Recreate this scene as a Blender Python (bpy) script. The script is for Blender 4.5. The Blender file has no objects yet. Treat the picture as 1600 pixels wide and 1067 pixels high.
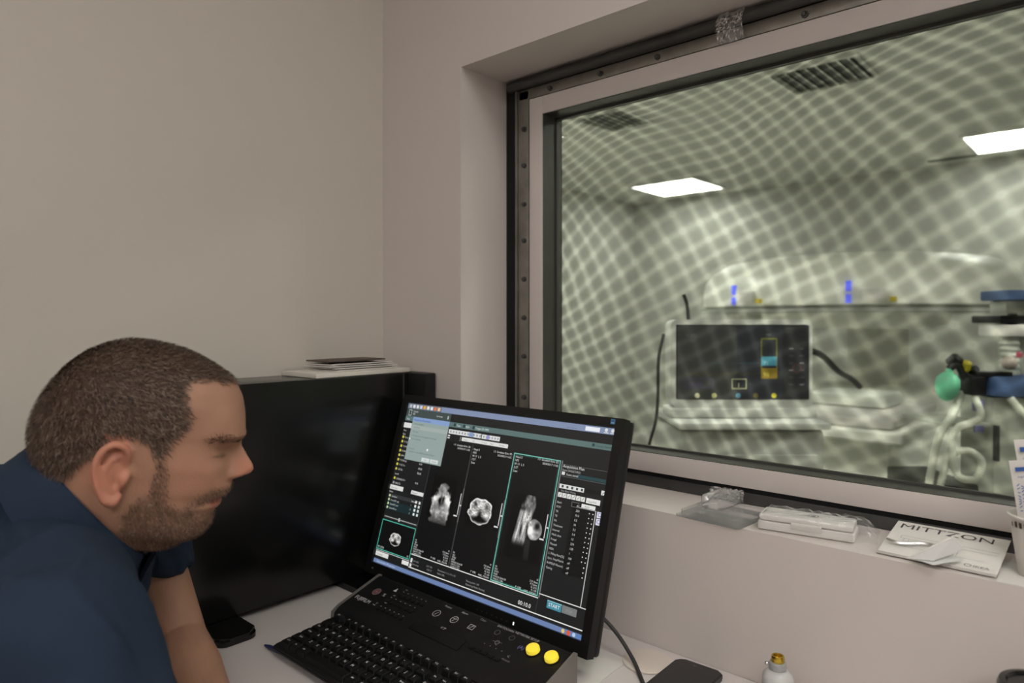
import bpy, bmesh, math, random
import numpy as np
from mathutils import Vector, Matrix

# ---------------------------------------------------------------- scene, camera, light
sc = bpy.context.scene
COL = sc.collection
random.seed(7); RNG = np.random.default_rng(7)
PI = math.pi

cam_d = bpy.data.cameras.new('camera'); cam = bpy.data.objects.new('camera', cam_d); COL.objects.link(cam)
cam.location = (0, 0, 1.28); cam.rotation_euler = (PI/2, 0, math.atan2(.672, .741))
cam_d.lens = 24.3; cam_d.sensor_width = 36; cam_d.shift_y = -33.5/1600; cam_d.clip_start = .02
cam_d.dof.use_dof = True; cam_d.dof.focus_distance = 1.12; cam_d.dof.aperture_fstop = 3.6
sc.camera = cam
w = bpy.data.worlds.new('world'); sc.world = w; w.use_nodes = True
w.node_tree.nodes['Background'].inputs[0].default_value = (.5, .52, .55, 1)
w.node_tree.nodes['Background'].inputs[1].default_value = .02
sc.view_settings.view_transform = 'Standard'; sc.view_settings.look = 'None'
sc.view_settings.exposure = 0; sc.view_settings.gamma = 1
LAMP_CONTROL = 18      # emission of the control room's ceiling panel
LAMP_SCANNER = 38      # emission of the scanner room's ceiling panels

# ---------------------------------------------------------------- helpers
def srgb(r, g, b):
    f = lambda c: (c/255/12.92 if c/255 <= .04045 else ((c/255+.055)/1.055)**2.4)
    return (f(r), f(g), f(b), 1)

MATS = {}
def mat(name, col, rough=.5, metal=0, var=.06, vscale=30, bump=0, bscale=200, emit=None, estr=0, spec=.5, trans=0, coat=0, alpha=1):
    if name in MATS: return MATS[name]
    m = bpy.data.materials.new(name); m.use_nodes = True; MATS[name] = m
    nt = m.node_tree; b = nt.nodes['Principled BSDF']
    if len(col) == 3: col = srgb(*col)
    b.inputs['Roughness'].default_value = rough; b.inputs['Metallic'].default_value = metal
    b.inputs['Specular IOR Level'].default_value = spec; b.inputs['Transmission Weight'].default_value = trans
    b.inputs['Coat Weight'].default_value = coat; b.inputs['Alpha'].default_value = alpha
    tc = nt.nodes.new('ShaderNodeTexCoord')
    n = nt.nodes.new('ShaderNodeTexNoise'); n.inputs['Scale'].default_value = vscale; n.inputs['Detail'].default_value = 4
    nt.links.new(tc.outputs['Object'], n.inputs['Vector'])
    mx = nt.nodes.new('ShaderNodeMix'); mx.data_type = 'RGBA'
    mx.inputs['A'].default_value = tuple(c*(1-var) for c in col[:3])+(1,)
    mx.inputs['B'].default_value = tuple(min(1, c*(1+var)) for c in col[:3])+(1,)
    nt.links.new(n.outputs['Fac'], mx.inputs['Factor']); nt.links.new(mx.outputs['Result'], b.inputs['Base Color'])
    if bump:
        n2 = nt.nodes.new('ShaderNodeTexNoise'); n2.inputs['Scale'].default_value = bscale; n2.inputs['Detail'].default_value = 3
        nt.links.new(tc.outputs['Object'], n2.inputs['Vector'])
        bp = nt.nodes.new('ShaderNodeBump'); bp.inputs['Strength'].default_value = bump; bp.inputs['Distance'].default_value = .002
        nt.links.new(n2.outputs['Fac'], bp.inputs['Height']); nt.links.new(bp.outputs['Normal'], b.inputs['Normal'])
    if emit:
        b.inputs['Emission Color'].default_value = srgb(*emit); b.inputs['Emission Strength'].default_value = estr
    return m

def attr_mat(name, emission=False, rough=.6, strength=1.0, bump=0, bscale=300, sss=0, spec=.5, sheen=0):
    """colour read from the mesh attribute 'Col'"""
    if name in MATS: return MATS[name]
    m = bpy.data.materials.new(name); m.use_nodes = True; MATS[name] = m
    nt = m.node_tree; b = nt.nodes['Principled BSDF']
    a = nt.nodes.new('ShaderNodeAttribute'); a.attribute_name = 'Col'
    if emission:
        b.inputs['Base Color'].default_value = (.01, .01, .01, 1); b.inputs['Roughness'].default_value = .35
        b.inputs['Emission Strength'].default_value = strength
        nt.links.new(a.outputs['Color'], b.inputs['Emission Color'])
    else:
        nt.links.new(a.outputs['Color'], b.inputs['Base Color']); b.inputs['Roughness'].default_value = rough
        b.inputs['Specular IOR Level'].default_value = spec
        b.inputs['Subsurface Weight'].default_value = sss
        b.inputs['Subsurface Radius'].default_value = (.012, .005, .003); b.inputs['Subsurface Scale'].default_value = .6
        b.inputs['Sheen Weight'].default_value = sheen
        if bump:
            tc = nt.nodes.new('ShaderNodeTexCoord')
            n2 = nt.nodes.new('ShaderNodeTexNoise'); n2.inputs['Scale'].default_value = bscale; n2.inputs['Detail'].default_value = 4
            nt.links.new(tc.outputs['Object'], n2.inputs['Vector'])
            bp = nt.nodes.new('ShaderNodeBump'); bp.inputs['Strength'].default_value = bump; bp.inputs['Distance'].default_value = .002
            nt.links.new(n2.outputs['Fac'], bp.inputs['Height']); nt.links.new(bp.outputs['Normal'], b.inputs['Normal'])
    return m

def clear_mat(name, tint=(255, 255, 255), gloss=.12, rough=.08, haze=0.0, bump=0, bscale=60):
    """thin clear plastic or glass sheet: see-through with a sheen"""
    if name in MATS: return MATS[name]
    m = bpy.data.materials.new(name); m.use_nodes = True; MATS[name] = m
    nt = m.node_tree; nt.nodes.clear()
    out = nt.nodes.new('ShaderNodeOutputMaterial')
    t = nt.nodes.new('ShaderNodeBsdfTransparent'); t.inputs[0].default_value = srgb(*tint)
    g = nt.nodes.new('ShaderNodeBsdfGlossy'); g.inputs['Roughness'].default_value = rough
    d = nt.nodes.new('ShaderNodeBsdfDiffuse'); d.inputs[0].default_value = (.8, .8, .8, 1)
    fr = nt.nodes.new('ShaderNodeLayerWeight'); fr.inputs['Blend'].default_value = gloss
    tc = nt.nodes.new('ShaderNodeTexCoord'); n2 = nt.nodes.new('ShaderNodeTexNoise'); n2.inputs['Scale'].default_value = bscale
    nt.links.new(tc.outputs['Object'], n2.inputs['Vector'])
    if bump:
        bp = nt.nodes.new('ShaderNodeBump'); bp.inputs['Strength'].default_value = bump; bp.inputs['Distance'].default_value = .003
        nt.links.new(n2.outputs['Fac'], bp.inputs['Height'])
        nt.links.new(bp.outputs['Normal'], g.inputs['Normal']); nt.links.new(bp.outputs['Normal'], fr.inputs['Normal'])
    m1 = nt.nodes.new('ShaderNodeMixShader'); m2 = nt.nodes.new('ShaderNodeMixShader'); m2.inputs[0].default_value = haze
    nt.links.new(fr.outputs['Fresnel'], m1.inputs[0]); nt.links.new(t.outputs[0], m1.inputs[1]); nt.links.new(g.outputs[0], m1.inputs[2])
    nt.links.new(m1.outputs[0], m2.inputs[1]); nt.links.new(d.outputs[0], m2.inputs[2]); nt.links.new(m2.outputs[0], out.inputs[0])
    return m

def me_obj(name, me, material=None, parent=None, loc=None, rot=None):
    o = bpy.data.objects.new(name, me); COL.objects.link(o)
    if material and not me.materials: me.materials.append(material)
    if parent: o.parent = parent
    if loc is not None: o.location = loc
    if rot is not None: o.rotation_euler = rot
    return o
def bm_obj(name, bm, material=None, parent=None, loc=None, rot=None, smooth=None):
    me = bpy.data.meshes.new(name); bmesh.ops.recalc_face_normals(bm, faces=bm.faces); bm.to_mesh(me); bm.free()
    if smooth is not None:
        me.polygons.foreach_set('use_smooth', [True]*len(me.polygons))
        try: me.set_sharp_from_angle(angle=math.radians(smooth))
        except Exception: pass
    return me_obj(name, me, material, parent, loc, rot)
def empty(name, loc=(0, 0, 0), rot=(0, 0, 0)):
    o = bpy.data.objects.new(name, None); COL.objects.link(o); o.location = loc; o.rotation_euler = rot; o.empty_display_size = .05
    return o
def tag(o, label, cat, group=None):
    o['label'] = label; o['category'] = cat
    if group: o['group'] = group
    return o
def struct(o): o['kind'] = 'structure'; return o

def box(bm, x0, x1, y0, y1, z0, z1, bev=0, seg=2, M=None):
    r = bmesh.ops.create_cube(bm, size=1)
    vs = r['verts']
    for v in vs: v.co = Vector(((x0+x1)/2+v.co.x*(x1-x0), (y0+y1)/2+v.co.y*(y1-y0), (z0+z1)/2+v.co.z*(z1-z0)))
    if M is not None: bmesh.ops.transform(bm, matrix=M, verts=vs)
    if bev:
        es = {e for v in vs for e in v.link_edges}
        bmesh.ops.bevel(bm, geom=list(es), offset=bev, segments=seg, affect='EDGES', profile=.6)
def box_obj(name, x0, x1, y0, y1, z0, z1, material, parent=None, bev=0, seg=2, loc=None, rot=None, M=None):
    bm = bmesh.new(); box(bm, x0, x1, y0, y1, z0, z1, bev, seg, M)
    return bm_obj(name, bm, material, parent, loc, rot, 35 if bev else None)
def lathe(bm, prof, seg=32, M=None, cap0=True, cap1=True):
    """prof: list of (r, z) from bottom to top"""
    rings = []
    for r, z in prof:
        rings.append([bm.verts.new((r*math.cos(2*PI*k/seg), r*math.sin(2*PI*k/seg), z)) for k in range(seg)])
    for a, b in zip(rings, rings[1:]):
        for k in range(seg): bm.faces.new((a[k], a[(k+1) % seg], b[(k+1) % seg], b[k]))
    if cap0: bm.faces.new(rings[0][::-1])
    if cap1: bm.faces.new(rings[-1])
    if M is not None: bmesh.ops.transform(bm, matrix=M, verts=[v for r in rings for v in r])
def lathe_obj(name, prof, material, parent=None, seg=32, loc=None, rot=None, M=None, cap0=True, cap1=True, smooth=35):
    bm = bmesh.new(); lathe(bm, prof, seg, M, cap0, cap1)
    return bm_obj(name, bm, material, parent, loc, rot, smooth)
def spline(pts, n=8):
    P = [Vector(p) for p in pts]; P = [2*P[0]-P[1]]+P+[2*P[-1]-P[-2]]; out = []
    for i in range(1, len(P)-2):
        for k in range(n):
            t = k/n; a, b, c, d = P[i-1], P[i], P[i+1], P[i+2]
            out.append(.5*((2*b)+(c-a)*t+(2*a-5*b+4*c-d)*t*t+(3*b-a-3*c+d)*t**3))
    out.append(P[-2]); return out
def tube(bm, pts, rad, seg=10, cap=True):
    """pts: list of points; rad: number or list"""
    pts = [Vector(p) for p in pts]; n = len(pts)
    if not hasattr(rad, '__len__'): rad = [rad]*n
    T = [(pts[min(i+1, n-1)]-pts[max(i-1, 0)]).normalized() for i in range(n)]
    ref = Vector((0, 0, 1)) if abs(T[0].z) < .9 else Vector((1, 0, 0))
    N = T[0].cross(ref).normalized(); rings = []
    for i in range(n):
        N = (N-T[i]*N.dot(T[i])).normalized(); B = T[i].cross(N)
        rings.append([bm.verts.new(pts[i]+(N*math.cos(2*PI*k/seg)+B*math.sin(2*PI*k/seg))*rad[i]) for k in range(seg)])
    for a, b in zip(rings, rings[1:]):
        for k in range(seg): bm.faces.new((a[k], a[(k+1) % seg], b[(k+1) % seg], b[k]))
    if cap: bm.faces.new(rings[0][::-1]); bm.faces.new(rings[-1])
def tube_obj(name, pts, rad, material, parent=None, seg=10, n=8, smooth=50):
    bm = bmesh.new(); p = spline(pts, n) if n > 1 else pts
    if hasattr(rad, '__len__'):
        rad = list(np.interp(np.linspace(0, 1, len(p)), np.linspace(0, 1, len(rad)), rad))
    tube(bm, p, rad, seg); return bm_obj(name, bm, material, parent, smooth=smooth)
def prism(bm, outline, y0, y1, axis='y', M=None):
    """outline: list of (a, b); extruded along axis"""
    def P(a, b, c): return {'y': (a, c, b), 'z': (a, b, c), 'x': (c, a, b)}[axis]
    A = [bm.verts.new(P(a, b, y0)) for a, b in outline]; B = [bm.verts.new(P(a, b, y1)) for a, b in outline]
    n = len(outline)
    for k in range(n): bm.faces.new((A[k], A[(k+1) % n], B[(k+1) % n], B[k]))
    bm.faces.new(A[::-1]); bm.faces.new(B)
    if M is not None: bmesh.ops.transform(bm, matrix=M, verts=A+B)
def rrect(x0, x1, z0, z1, r, n=5):
    out = []
    for cx, cz, a0 in ((x1-r, z1-r, 0), (x0+r, z1-r, 90), (x0+r, z0+r, 180), (x1-r, z0+r, 270)):
        for k in range(n+1):
            a = math.radians(a0+90*k/n); out.append((cx+r*math.cos(a), cz+r*math.sin(a)))
    return out

_tc = {}
def text_mesh(s):
    if s in _tc: return _tc[s]
    cu = bpy.data.curves.new('t', 'FONT'); cu.body = s; cu.size = 1; cu.resolution_u = 2
    ob = bpy.data.objects.new('t', cu); COL.objects.link(ob)
    dg = bpy.context.evaluated_depsgraph_get(); me = bpy.data.meshes.new_from_object(ob.evaluated_get(dg))
    V = np.array([v.co[:2] for v in me.vertices]).reshape(-1, 2); Fc = [tuple(p.vertices) for p in me.polygons]
    bpy.data.objects.remove(ob); bpy.data.curves.remove(cu); bpy.data.meshes.remove(me)
    _tc[s] = (V, Fc); return _tc[s]

class Print:
    """flat print: coloured quads, lines and lettering on a plane, local x right, y up, layer = height off the plane"""
    def __init__(s): s.v = []; s.f = []; s.c = []
    def add(s, P, F, col, layer):
        b = len(s.v); s.v += [(p[0], p[1], layer*.00012) for p in P]; s.f += [tuple(b+i for i in f) for f in F]
        if isinstance(col, np.ndarray): s.c += [tuple(c) for c in col]
        else: s.c += [srgb(*col)]*len(P)
    def rect(s, x0, y0, x1, y1, col, layer=1): s.add([(x0, y0), (x1, y0), (x1, y1), (x0, y1)], [(0, 1, 2, 3)], col, layer)
    def frame(s, x0, y0, x1, y1, t, col, layer=2, tx=None):
        tx = tx or t
        s.rect(x0, y0, x1, y0+t, col, layer); s.rect(x0, y1-t, x1, y1, col, layer); s.rect(x0, y0, x0+tx, y1, col, layer); s.rect(x1-tx, y0, x1, y1, col, layer)
    def disc(s, x, y, r, col, layer=2, n=14, ry=None):
        ry = ry or r
        s.add([(x+r*math.cos(2*PI*k/n), y+ry*math.sin(2*PI*k/n)) for k in range(n)], [tuple(range(n))], col, layer)
    def ring(s, x, y, r, t, col, layer=2, n=20):
        P = [(x+q*math.cos(2*PI*k/n), y+q*math.sin(2*PI*k/n)) for q in (r, r-t) for k in range(n)]
        s.add(P, [(k, (k+1) % n, n+(k+1) % n, n+k) for k in range(n)], col, layer)
    def line(s, x0, y0, x1, y1, t, col, layer=2):
        L = math.hypot(x1-x0, y1-y0) or 1; nx, ny = -(y1-y0)/L*t/2, (x1-x0)/L*t/2
        s.add([(x0+nx, y0+ny), (x0-nx, y0-ny), (x1-nx, y1-ny), (x1+nx, y1+ny)], [(0, 1, 2, 3)], col, layer)
    def text(s, x, y, t, size, col, layer=3, align='l', sx=1.0, ang=0):
        V, F = text_mesh(t)
        if not len(V): return
        wd = V[:, 0].max(); off = {'l': 0, 'c': -wd/2, 'r': -wd}[align]
        ca, sa = math.cos(ang), math.sin(ang)
        P = [(x+((p[0]+off)*sx*ca-p[1]*sa)*size, y+((p[0]+off)*sx*sa+p[1]*ca)*size) for p in V]
        s.add(P, F, col, layer)
    def image(s, x0, y0, x1, y1, img, tint=(1, 1, 1), layer=1):
        h, wd = img.shape; xs = np.linspace(x0, x1, wd); ys = np.linspace(y1, y0, h)
        P = [(x, y) for y in ys for x in xs]; F = [(r*wd+c, (r+1)*wd+c, (r+1)*wd+c+1, r*wd+c+1) for r in range(h-1) for c in range(wd-1)]
        lin = np.clip(img, 0, 1)**2.2
        s.add(P, F, np.stack([lin.ravel()*tint[0], lin.ravel()*tint[1], lin.ravel()*tint[2], np.ones(lin.size)], 1), layer)
    def build(s, name, material, parent=None, M=None):
        me = bpy.data.meshes.new(name); me.from_pydata([tuple((M @ Vector(v)) if M else v) for v in s.v], [], s.f)
        a = me.color_attributes.new('Col', 'FLOAT_COLOR', 'POINT'); a.data.foreach_set('color', np.array(s.c, dtype=np.float32).ravel())
        o = me_obj(name, me, material, parent); o['kind'] = 'stuff'; return o
XZ = Matrix(((1, 0, 0, 0), (0, 0, -1, 0), (0, 1, 0, 0), (0, 0, 0, 1)))   # print plane -> local XZ plane facing -Y

def vnoise(X, Y, cell, seed):
    r = np.random.default_rng(seed); G = r.random((80, 80))
    x = (X/cell) % 79; y = (Y/cell) % 79; i = x.astype(int); j = y.astype(int); fx = x-i; fy = y-j
    fx = fx*fx*(3-2*fx); fy = fy*fy*(3-2*fy); i2 = (i+1) % 80; j2 = (j+1) % 80
    return (G[i, j]*(1-fx)+G[i2, j]*fx)*(1-fy)+(G[i, j2]*(1-fx)+G[i2, j2]*fx)*fy

# ---------------------------------------------------------------- common materials
M_WALL = mat('wall_paint', (196, 188, 183), .75, var=.025, vscale=3, bump=.05, bscale=160)
M_WALLL = mat('wall_paint_side', (193, 187, 177), .75, var=.03, vscale=2.5, bump=.05, bscale=160)
M_CEIL = mat('ceiling_paint', (215, 212, 205), .85, var=.02, vscale=4)
M_FLOOR = mat('vinyl_floor', (120, 116, 110), .45, var=.1, vscale=12)
M_SWALL = mat('scanner_wall_panel', (196, 196, 189), .6, var=.03, vscale=3)
M_SCEIL = mat('scanner_ceiling_panel', (214, 214, 207), .7, var=.03, vscale=3)
M_SFLOOR = mat('scanner_floor_vinyl', (196, 196, 188), .4, var=.06, vscale=8)
M_DESK = mat('white_laminate', (212, 205, 202), .38, var=.02, vscale=20)
M_BLACK = mat('black_gloss_steel', (14, 14, 14), .22, var=.1, spec=.45)
M_BLACKP = mat('black_plastic', (15, 15, 16), .42, var=.1, bump=.15, bscale=900, spec=.4)
M_KEY = mat('key_plastic', (12, 12, 13), .5, var=.1, spec=.35)
M_BEZEL = mat('bezel_plastic', (16, 16, 16), .4, var=.1, spec=.4)
M_FRAMEW = mat('window_frame_white', (196, 188, 184), .5, var=.02)
M_FRAMED = mat('window_frame_dark', (66, 66, 62), .45, var=.08, metal=.2)
M_FOAM = mat('black_sealing_foam', (10, 10, 10), .9, var=.2, bump=.3)
M_STEEL = mat('worn_steel', (140, 137, 131), .42, metal=.85, var=.5, vscale=22, bump=.3, bscale=60)
M_ROD = mat('dark_steel', (78, 78, 77), .45, metal=.6, var=.3, vscale=18)
M_PAPER = mat('white_paper', (206, 203, 198), .8, var=.02)
M_WPLAST = mat('white_plastic', (215, 212, 208), .35, var=.02)
M_CHROME = mat('chrome', (214, 214, 214), .32, metal=1, var=.05)
M_PRINT = attr_mat('flat_print', rough=.7)
M_PRINTG = attr_mat('flat_print_gloss', rough=.45)
M_SCREEN = attr_mat('lit_screen', emission=True, strength=.92)
M_SCREEN2 = attr_mat('lit_screen_patient', emission=True, strength=1.0)

# ---------------------------------------------------------------- control room shell
D, XL, CEIL = 1.01, -1.33, 2.6
SILL = .964; OT = 1.28+.535; OX0, OX1 = -1.062, .62        # window opening
WB = 1.25                                                   # scanner side of the wall
bm = bmesh.new()
box(bm, XL, OX0, D, WB, 0, CEIL); box(bm, OX1, 2.4, D, WB, 0, CEIL); box(bm, OX0, OX1, D, WB, OT, CEIL); box(bm, OX0, OX1, D, WB, 0, SILL)
bmesh.ops.remove_doubles(bm, verts=bm.verts, dist=1e-5)
struct(bm_obj('wall_back', bm, M_WALL))
struct(box_obj('wall_left', XL-.1, XL, -2.4, WB, 0, CEIL, M_WALLL))
struct(box_obj('wall_right', 2.4, 2.5, -2.4, WB, 0, CEIL, M_WALL))
struct(box_obj('wall_front', XL-.1, 2.5, -2.5, -2.4, 0, CEIL, M_WALL))
struct(box_obj('floor', XL-.1, 2.5, -2.5, WB, -.06, 0, M_FLOOR))
struct(box_obj('ceiling', XL-.1, 2.5, -2.5, WB, CEIL, CEIL+.06, M_CEIL))

def ceiling_panel(name, label, x0, x1, y0, y1, z, strength, col, group=None, rotz=0):
    cx, cy = (x0+x1)/2, (y0+y1)/2; t = empty(name, (cx, cy, z), (0, 0, rotz)); tag(t, label, 'ceiling light', group)
    hx, hy = (x1-x0)/2, (y1-y0)/2
    bm = bmesh.new()
    for a, b, c, d in ((-hx-.02, hx+.02, -hy-.02, -hy), (-hx-.02, hx+.02, hy, hy+.02), (-hx-.02, -hx, -hy, hy), (hx, hx+.02, -hy, hy)): box(bm, a, b, c, d, -.02, -.001)
    bm_obj('trim_frame', bm, M_WPLAST, t)
    m = mat('lamp_diffuser_%.2f_%.2f' % (cx, cy), (240, 240, 235), .6, emit=col, estr=strength)
    box_obj('diffuser', -hx, hx, -hy, hy, -.014, -.001, m, t)
    return t
for lab_, x_, y_, k_ in (('white ceiling panel lamp above the operator desk', .6, .3, .44), ('white ceiling panel lamp behind the camera at right', 1.25, -1.3, .9), ('white ceiling panel lamp behind the camera at left', -.35, -1.5, .40)):
    ceiling_panel('ceiling_light', lab_, x_-.6, x_+.6, y_-.3, y_+.3, CEIL, LAMP_CONTROL*k_, (255, 251, 247), 'panel lamps in the control room ceiling')

# ---------------------------------------------------------------- window
win = struct(empty('window_1', ((OX0+OX1)/2, 1.147, SILL))); win['label'] = 'large shielded observation window into the scanner room'
WO = Vector(win.location)
def wbox(name, x0, x1, y0, y1, z0, z1, m, bev=0, parent=None):
    o = box_obj(name, x0-WO.x, x1-WO.x, y0-WO.y, y1-WO.y, z0-WO.z, z1-WO.z, m, win, bev)
    if parent: o.parent = parent
    return o
FX0, FX1 = -.989, .55; FZ0, FZ1 = .992, 1.763              # outer edge of the white frame
FW = .0365; IX0, IX1, IZ0, IZ1 = FX0+FW, FX1-FW, FZ0+.0355, FZ1-.038
# black foam packing behind the gap around the frame
wbox('packing_strip', OX0, FX0, 1.152, 1.2, SILL, OT, M_FOAM); wbox('packing_strip', FX1, OX1, 1.152, 1.2, SILL, OT, M_FOAM)
wbox('packing_strip', FX0, FX1, 1.152, 1.2, FZ1, OT, M_FOAM); wbox('packing_strip', FX0, FX1, 1.152, 1.2, SILL, FZ0, M_FOAM)
# steel shielding strips and bolts
st = wbox('shield_strip', -1.022, FX0-.002, 1.147, 1.1515, SILL, OT-.03, M_STEEL, .002)
wbox('shield_lip', -1.026, -1.0225, 1.142, 1.1515, SILL, OT-.028, M_STEEL)
stt = wbox('shield_strip', FX0-.03, FX1, 1.147, 1.1515, FZ1+.001, FZ1+.024, M_STEEL, .002)
stb = wbox('shield_strip', FX0-.03, FX1, 1.147, 1.1515, SILL, FZ0-.008, M_ROD, .002)
bm = bmesh.new(); tube(bm, [(-1.045-WO.x, -.002, FZ1+.0365-WO.z), (FX1-WO.x, -.002, FZ1+.0365-WO.z)], .0115, 14); bm_obj('steel_rod', bm, M_ROD, win, smooth=40)
def bolt_mesh():
    bm = bmesh.new(); lathe(bm, [(.0058, 0), (.0058, .003), (.0038, .0032), (.0038, .007), (.003, .0078)], 8, Matrix.Rotation(PI/2, 4, 'X')); me = bpy.data.meshes.new('bolt')
    bmesh.ops.recalc_face_normals(bm, faces=bm.faces); bm.to_mesh(me); bm.free(); me.materials.append(M_ROD); return me
bolt = bolt_mesh()
for z in (1.70, 1.62, 1.535, 1.455, 1.37, 1.285, 1.2, 1.11, 1.03):
    me_obj('bolt', bolt, None, win, Vector((-1.003, 1.147, z))-WO)
for x in (-.93, -.80, -.67, -.535, -.40, -.27, -.14, 0, .13, .27, .4):
    me_obj('bolt', bolt, None, win, Vector((x, 1.147, FZ1+.011))-WO)
# white frame members
wbox('frame_member', FX0, FX0+FW, 1.147, 1.178, FZ0, FZ1, M_FRAMEW, .0015); wbox('frame_member', FX1-FW, FX1, 1.147, 1.178, FZ0, FZ1, M_FRAMEW, .0015)
wbox('frame_member', FX0+FW, FX1-FW, 1.147, 1.178, IZ1, FZ1, M_FRAMEW, .0015); wbox('frame_member', FX0+FW, FX1-FW, 1.147, 1.178, FZ0, IZ0, M_FRAMEW, .0015)
# dark inner frame (glazing channel)
e = .004
wbox('glazing_channel', IX0-.004, IX0+e*.3, 1.149, 1.215, IZ0-.004, IZ1+.004, M_FRAMED); wbox('glazing_channel', IX1-e*.3, IX1+.004, 1.149, 1.215, IZ0-.004, IZ1+.004, M_FRAMED)
wbox('glazing_channel', IX0, IX1, 1.149, 1.215, IZ1-e*.3, IZ1+.004, M_FRAMED); wbox('glazing_channel', IX0, IX1, 1.149, 1.215, IZ0-.004, IZ0+e*.3, M_FRAMED)
# black rubber gaskets round the glass
for a in ((IX0, IX0+.006, IZ0, IZ1), (IX1-.006, IX1, IZ0, IZ1), (IX0, IX1, IZ1-.006, IZ1), (IX0, IX1, IZ0, IZ0+.005)):
    wbox('gasket', a[0], a[1], 1.19, 1.197, a[2], a[3], M_FRAMED)
M_GLASS = clear_mat('window_glass', (250, 252, 248), gloss=.05, rough=.01)
wbox('glass_pane', IX0, IX1, 1.197, 1.203, IZ0, IZ1, M_GLASS)
# copper shielding mesh: two fine layers whose interference shows as a wavy lattice
def mesh_mat():
    m = bpy.data.materials.new('shielding_mesh'); m.use_nodes = True; nt = m.node_tree; nt.nodes.clear(); N = nt.nodes.new; L = nt.links.new
    out = N('ShaderNodeOutputMaterial'); tc = N('ShaderNodeTexCoord')
    def math_(op, a, b=None, c=None):
        n = N('ShaderNodeMath'); n.operation = op
        for i, q in enumerate((a, b, c)):
            if q is None: continue
            if isinstance(q, (int, float)): n.inputs[i].default_value = q
            else: L(q, n.inputs[i])
        return n.outputs[0]
    def noise(scale, off):
        mp = N('ShaderNodeMapping'); mp.inputs['Location'].default_value = off; L(tc.outputs['Object'], mp.inputs['Vector'])
        n = N('ShaderNodeTexNoise'); n.inputs['Scale'].default_value = scale; n.inputs['Detail'].default_value = .6; L(mp.outputs[0], n.inputs['Vector'])
        return math_('SUBTRACT', n.outputs['Fac'], .5)
    sx = N('ShaderNodeSeparateXYZ'); L(tc.outputs['Object'], sx.inputs[0]); x, z = sx.outputs[0], sx.outputs[2]
    x = math_('ADD', x, math_('MULTIPLY', noise(2.6, (3, 1, 2)), .14)); z = math_('ADD', z, math_('MULTIPLY', noise(2.8, (7, 4, 9)), .12))
    x = math_('ADD', x, math_('MULTIPLY', noise(14, (1, 6, 2)), .010)); z = math_('ADD', z, math_('MULTIPLY', noise(14, (5, 2, 8)), .010))
    # rows crowd together near the top of the pane
    zt = math_('MAXIMUM', math_('SUBTRACT', z, .50), 0); z = math_('ADD', z, math_('MULTIPLY', math_('MULTIPLY', zt, zt), 2.6))
    a = math_('ADD', math_('MULTIPLY', x, .86), math_('MULTIPLY', z, .50)); b = math_('SUBTRACT', math_('MULTIPLY', z, .90), math_('MULTIPLY', x, .42))
    ca = math_('MULTIPLY_ADD', math_('COSINE', math_('MULTIPLY', a, 2*PI/.036)), .5, .5); cb = math_('MULTIPLY_ADD', math_('COSINE', math_('MULTIPLY', b, 2*PI/.033)), .5, .5)
    ca = math_('POWER', ca, 2.2); cb = math_('POWER', cb, 2.2)
    ln = math_('MINIMUM', math_('ADD', math_('MULTIPLY', ca, .75), math_('MULTIPLY', cb, .7)), 1.25)
    ln = math_('MULTIPLY', ln, math_('MULTIPLY_ADD', noise(5, (9, 9, 1)), 1.0, .95))
    t = math_('MINIMUM', math_('MULTIPLY_ADD', ln, .23, .64), .96)
    cr = N('ShaderNodeCombineColor'); L(t, cr.inputs[0]); L(t, cr.inputs[1]); L(math_('MULTIPLY', t, .985), cr.inputs[2])
    tr = N('ShaderNodeBsdfTransparent'); L(cr.outputs[0], tr.inputs[0]); L(tr.outputs[0], out.inputs[0]); return m
wbox('shielding_mesh', IX0, IX1, 1.2095, 1.2100, IZ0, IZ1, mesh_mat())
# crinkled clear tape on the rod
def crinkle(name, x0, x1, z0, z1, y, m, parent, amp=.004, n=14, seed=1, wrap=.012):
    r = random.Random(seed); bm = bmesh.new(); G = []
    for i in range(n+1):
        row = []
        for j in range(n+1):
            u, v = i/n, j/n
            row.append(bm.verts.new((x0+(x1-x0)*u+r.uniform(-1, 1)*.001, y-wrap*math.sin(PI*v)+r.uniform(-amp, amp), z0+(z1-z0)*v+r.uniform(-1, 1)*.0012)))
        G.append(row)
    for i in range(n):
        for j in range(n): bm.faces.new((G[i][j], G[i+1][j], G[i+1][j+1], G[i][j+1]))
    return bm_obj(name, bm, m, parent)
M_TAPE = clear_mat('clear_tape', (225, 225, 220), gloss=.32, rough=.12, haze=.16)
crinkle('clear_tape', -.545-WO.x, -.497-WO.x, FZ1-.002-WO.z, FZ1+.05-WO.z, -.008, M_TAPE, win, .003)
crinkle('clear_tape', -.56-WO.x, -.50-WO.x, SILL+.002-WO.z, FZ0-.004-WO.z, -.006, M_TAPE, win, .004, seed=4, wrap=.004)

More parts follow.
